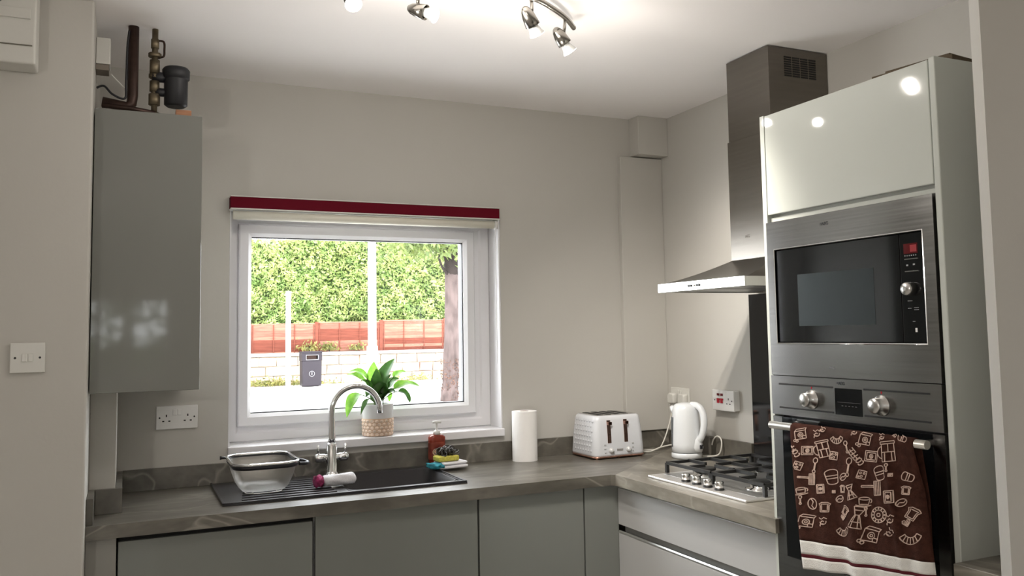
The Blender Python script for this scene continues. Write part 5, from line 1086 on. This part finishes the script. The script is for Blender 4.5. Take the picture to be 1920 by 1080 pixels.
b = bm_new(); Fe = plane_frame((2.52, 22.105, 0.37), (1, 0, 0), (0, 0, 1)); pts = [Fe @ Vector((0.075*math.cos(a), 0.075*math.sin(a), 0.002)) for a in [2*PI*k/24 for k in range(24)]]; tube(b, pts, 0.009, 6, closed=True)
bx(b, (-0.012, -0.03, 0), (0.012, 0.03, 0.006), 0, 1, Fe); cyl(b, Fe @ Vector((0, 0.045, 0)), Fe @ Vector((0, 0.045, 0.006)), 0.013, n=12); obj('emblem', b, MATS['pale_label'], lb)
# verge plants
GR = leaf_mat('verge_leaf', (0.09, 0.10, 0.02), (0.22, 0.20, 0.05), 4, 0.3, 0.6)
cs_, ns_ = [], []
for (xc, n_, hh) in ((1.2, 220, 0.18), (1.6, 160, 0.14), (2.15, 120, 0.14), (3.0, 60, 0.08), (5.9, 90, 0.12)):
    cs_.append(np.stack([rgh.normal(xc, 0.3, n_), rgh.uniform(22.85, 23.2, n_), np.abs(rgh.normal(0, hh*0.6, n_))+0.03], 1)); ns_.append(np.tile(np.array([0, -1, 0.3]), (n_, 1)))
o = leaf_cloud('verge_weeds', np.concatenate(cs_), np.concatenate(ns_), 0.10, GR, None, seed=31); tag(o, 'yellowish weeds along the foot of the garden wall', 'weeds', kind='stuff')
for (xc, n_, hh, lab) in ((2.75, 130, 0.16, 'yellow-green shrub over the wall behind the litter bin'), (3.35, 130, 0.16, 'yellow-green shrub over the wall right of the bin'), (4.2, 80, 0.12, 'small yellow-green shrub over the wall beside the thick pole')):
    t = thing('wall_shrub', (xc, 23.72, 0.02), lab, 'shrub')
    c_ = np.stack([rgh.normal(xc, 0.16, n_), rgh.uniform(23.69, 23.74, n_), 1.02+np.abs(rgh.normal(0, hh*0.7, n_))], 1); leaf_cloud('foliage', c_, np.tile(np.array([0, -1, 0.4]), (n_, 1)), 0.11, GR, t, seed=int(xc*10))
    b = bm_new(); tube(b, [(xc, 23.72, 0.02), (xc+0.03, 23.72, 0.6), (xc, 23.72, 1.15)], 0.02, 6); obj('stem', b, BARKD, t)

# added rear garden, unseen; breaks up the reflection in the cupboard door
g = bm_new(); bx(g, (-20, -30, -0.3), (15, Y0-0.21, -0.02)); tag(obj('lawn', g, mat('lawn_green', (0.10, 0.14, 0.05), 0.95, var=0.3, vscale=2)), 'added lawn behind the house, out of view', 'lawn', kind='structure')
rh = thing('reflection_hedge', (-3.0, -14.0, -0.02), 'added unseen hedge, darkening the cupboard door reflection', 'hedge')
b = bm_new(); bx(b, (-12, -15, -0.02), (6, -14, 1.35)); obj('twig_mass', b, MATS['hedge_inner'], rh)
n_ = 5000; c_ = np.stack([rgh.uniform(-9, 4, n_), -13.95+rgh.normal(0, 0.08, n_), rgh.uniform(0, 1, n_)*1.5], 1)
leaf_cloud('foliage', c_, np.tile(np.array([0, 0.8, 0.4]), (n_, 1)), 0.2, leaf_mat('rear_leaf', (0.04, 0.07, 0.02), (0.10, 0.14, 0.04), 2, 0.3, 0.6), rh, seed=41)
rt = thing('reflection_tree', (-2.35, -11.0, -0.02), 'added unseen tree, breaking up the cupboard door reflection', 'tree')
b = bm_new(); tube(b, [(-2.35, -11, -0.02), (-2.33, -11, 1.2), (-2.3, -11, 2.4)], [0.12, 0.1, 0.07], 10); obj('trunk', b, BARKD, rt)
c_ = rgh.normal(size=(900, 3))*np.array([0.55, 0.5, 0.45])+np.array([-2.25, -11, 2.3]); leaf_cloud('foliage', c_, np.tile(np.array([0, 0.6, 0.6]), (900, 1)), 0.2, MATS['rear_leaf'], rt, seed=42)
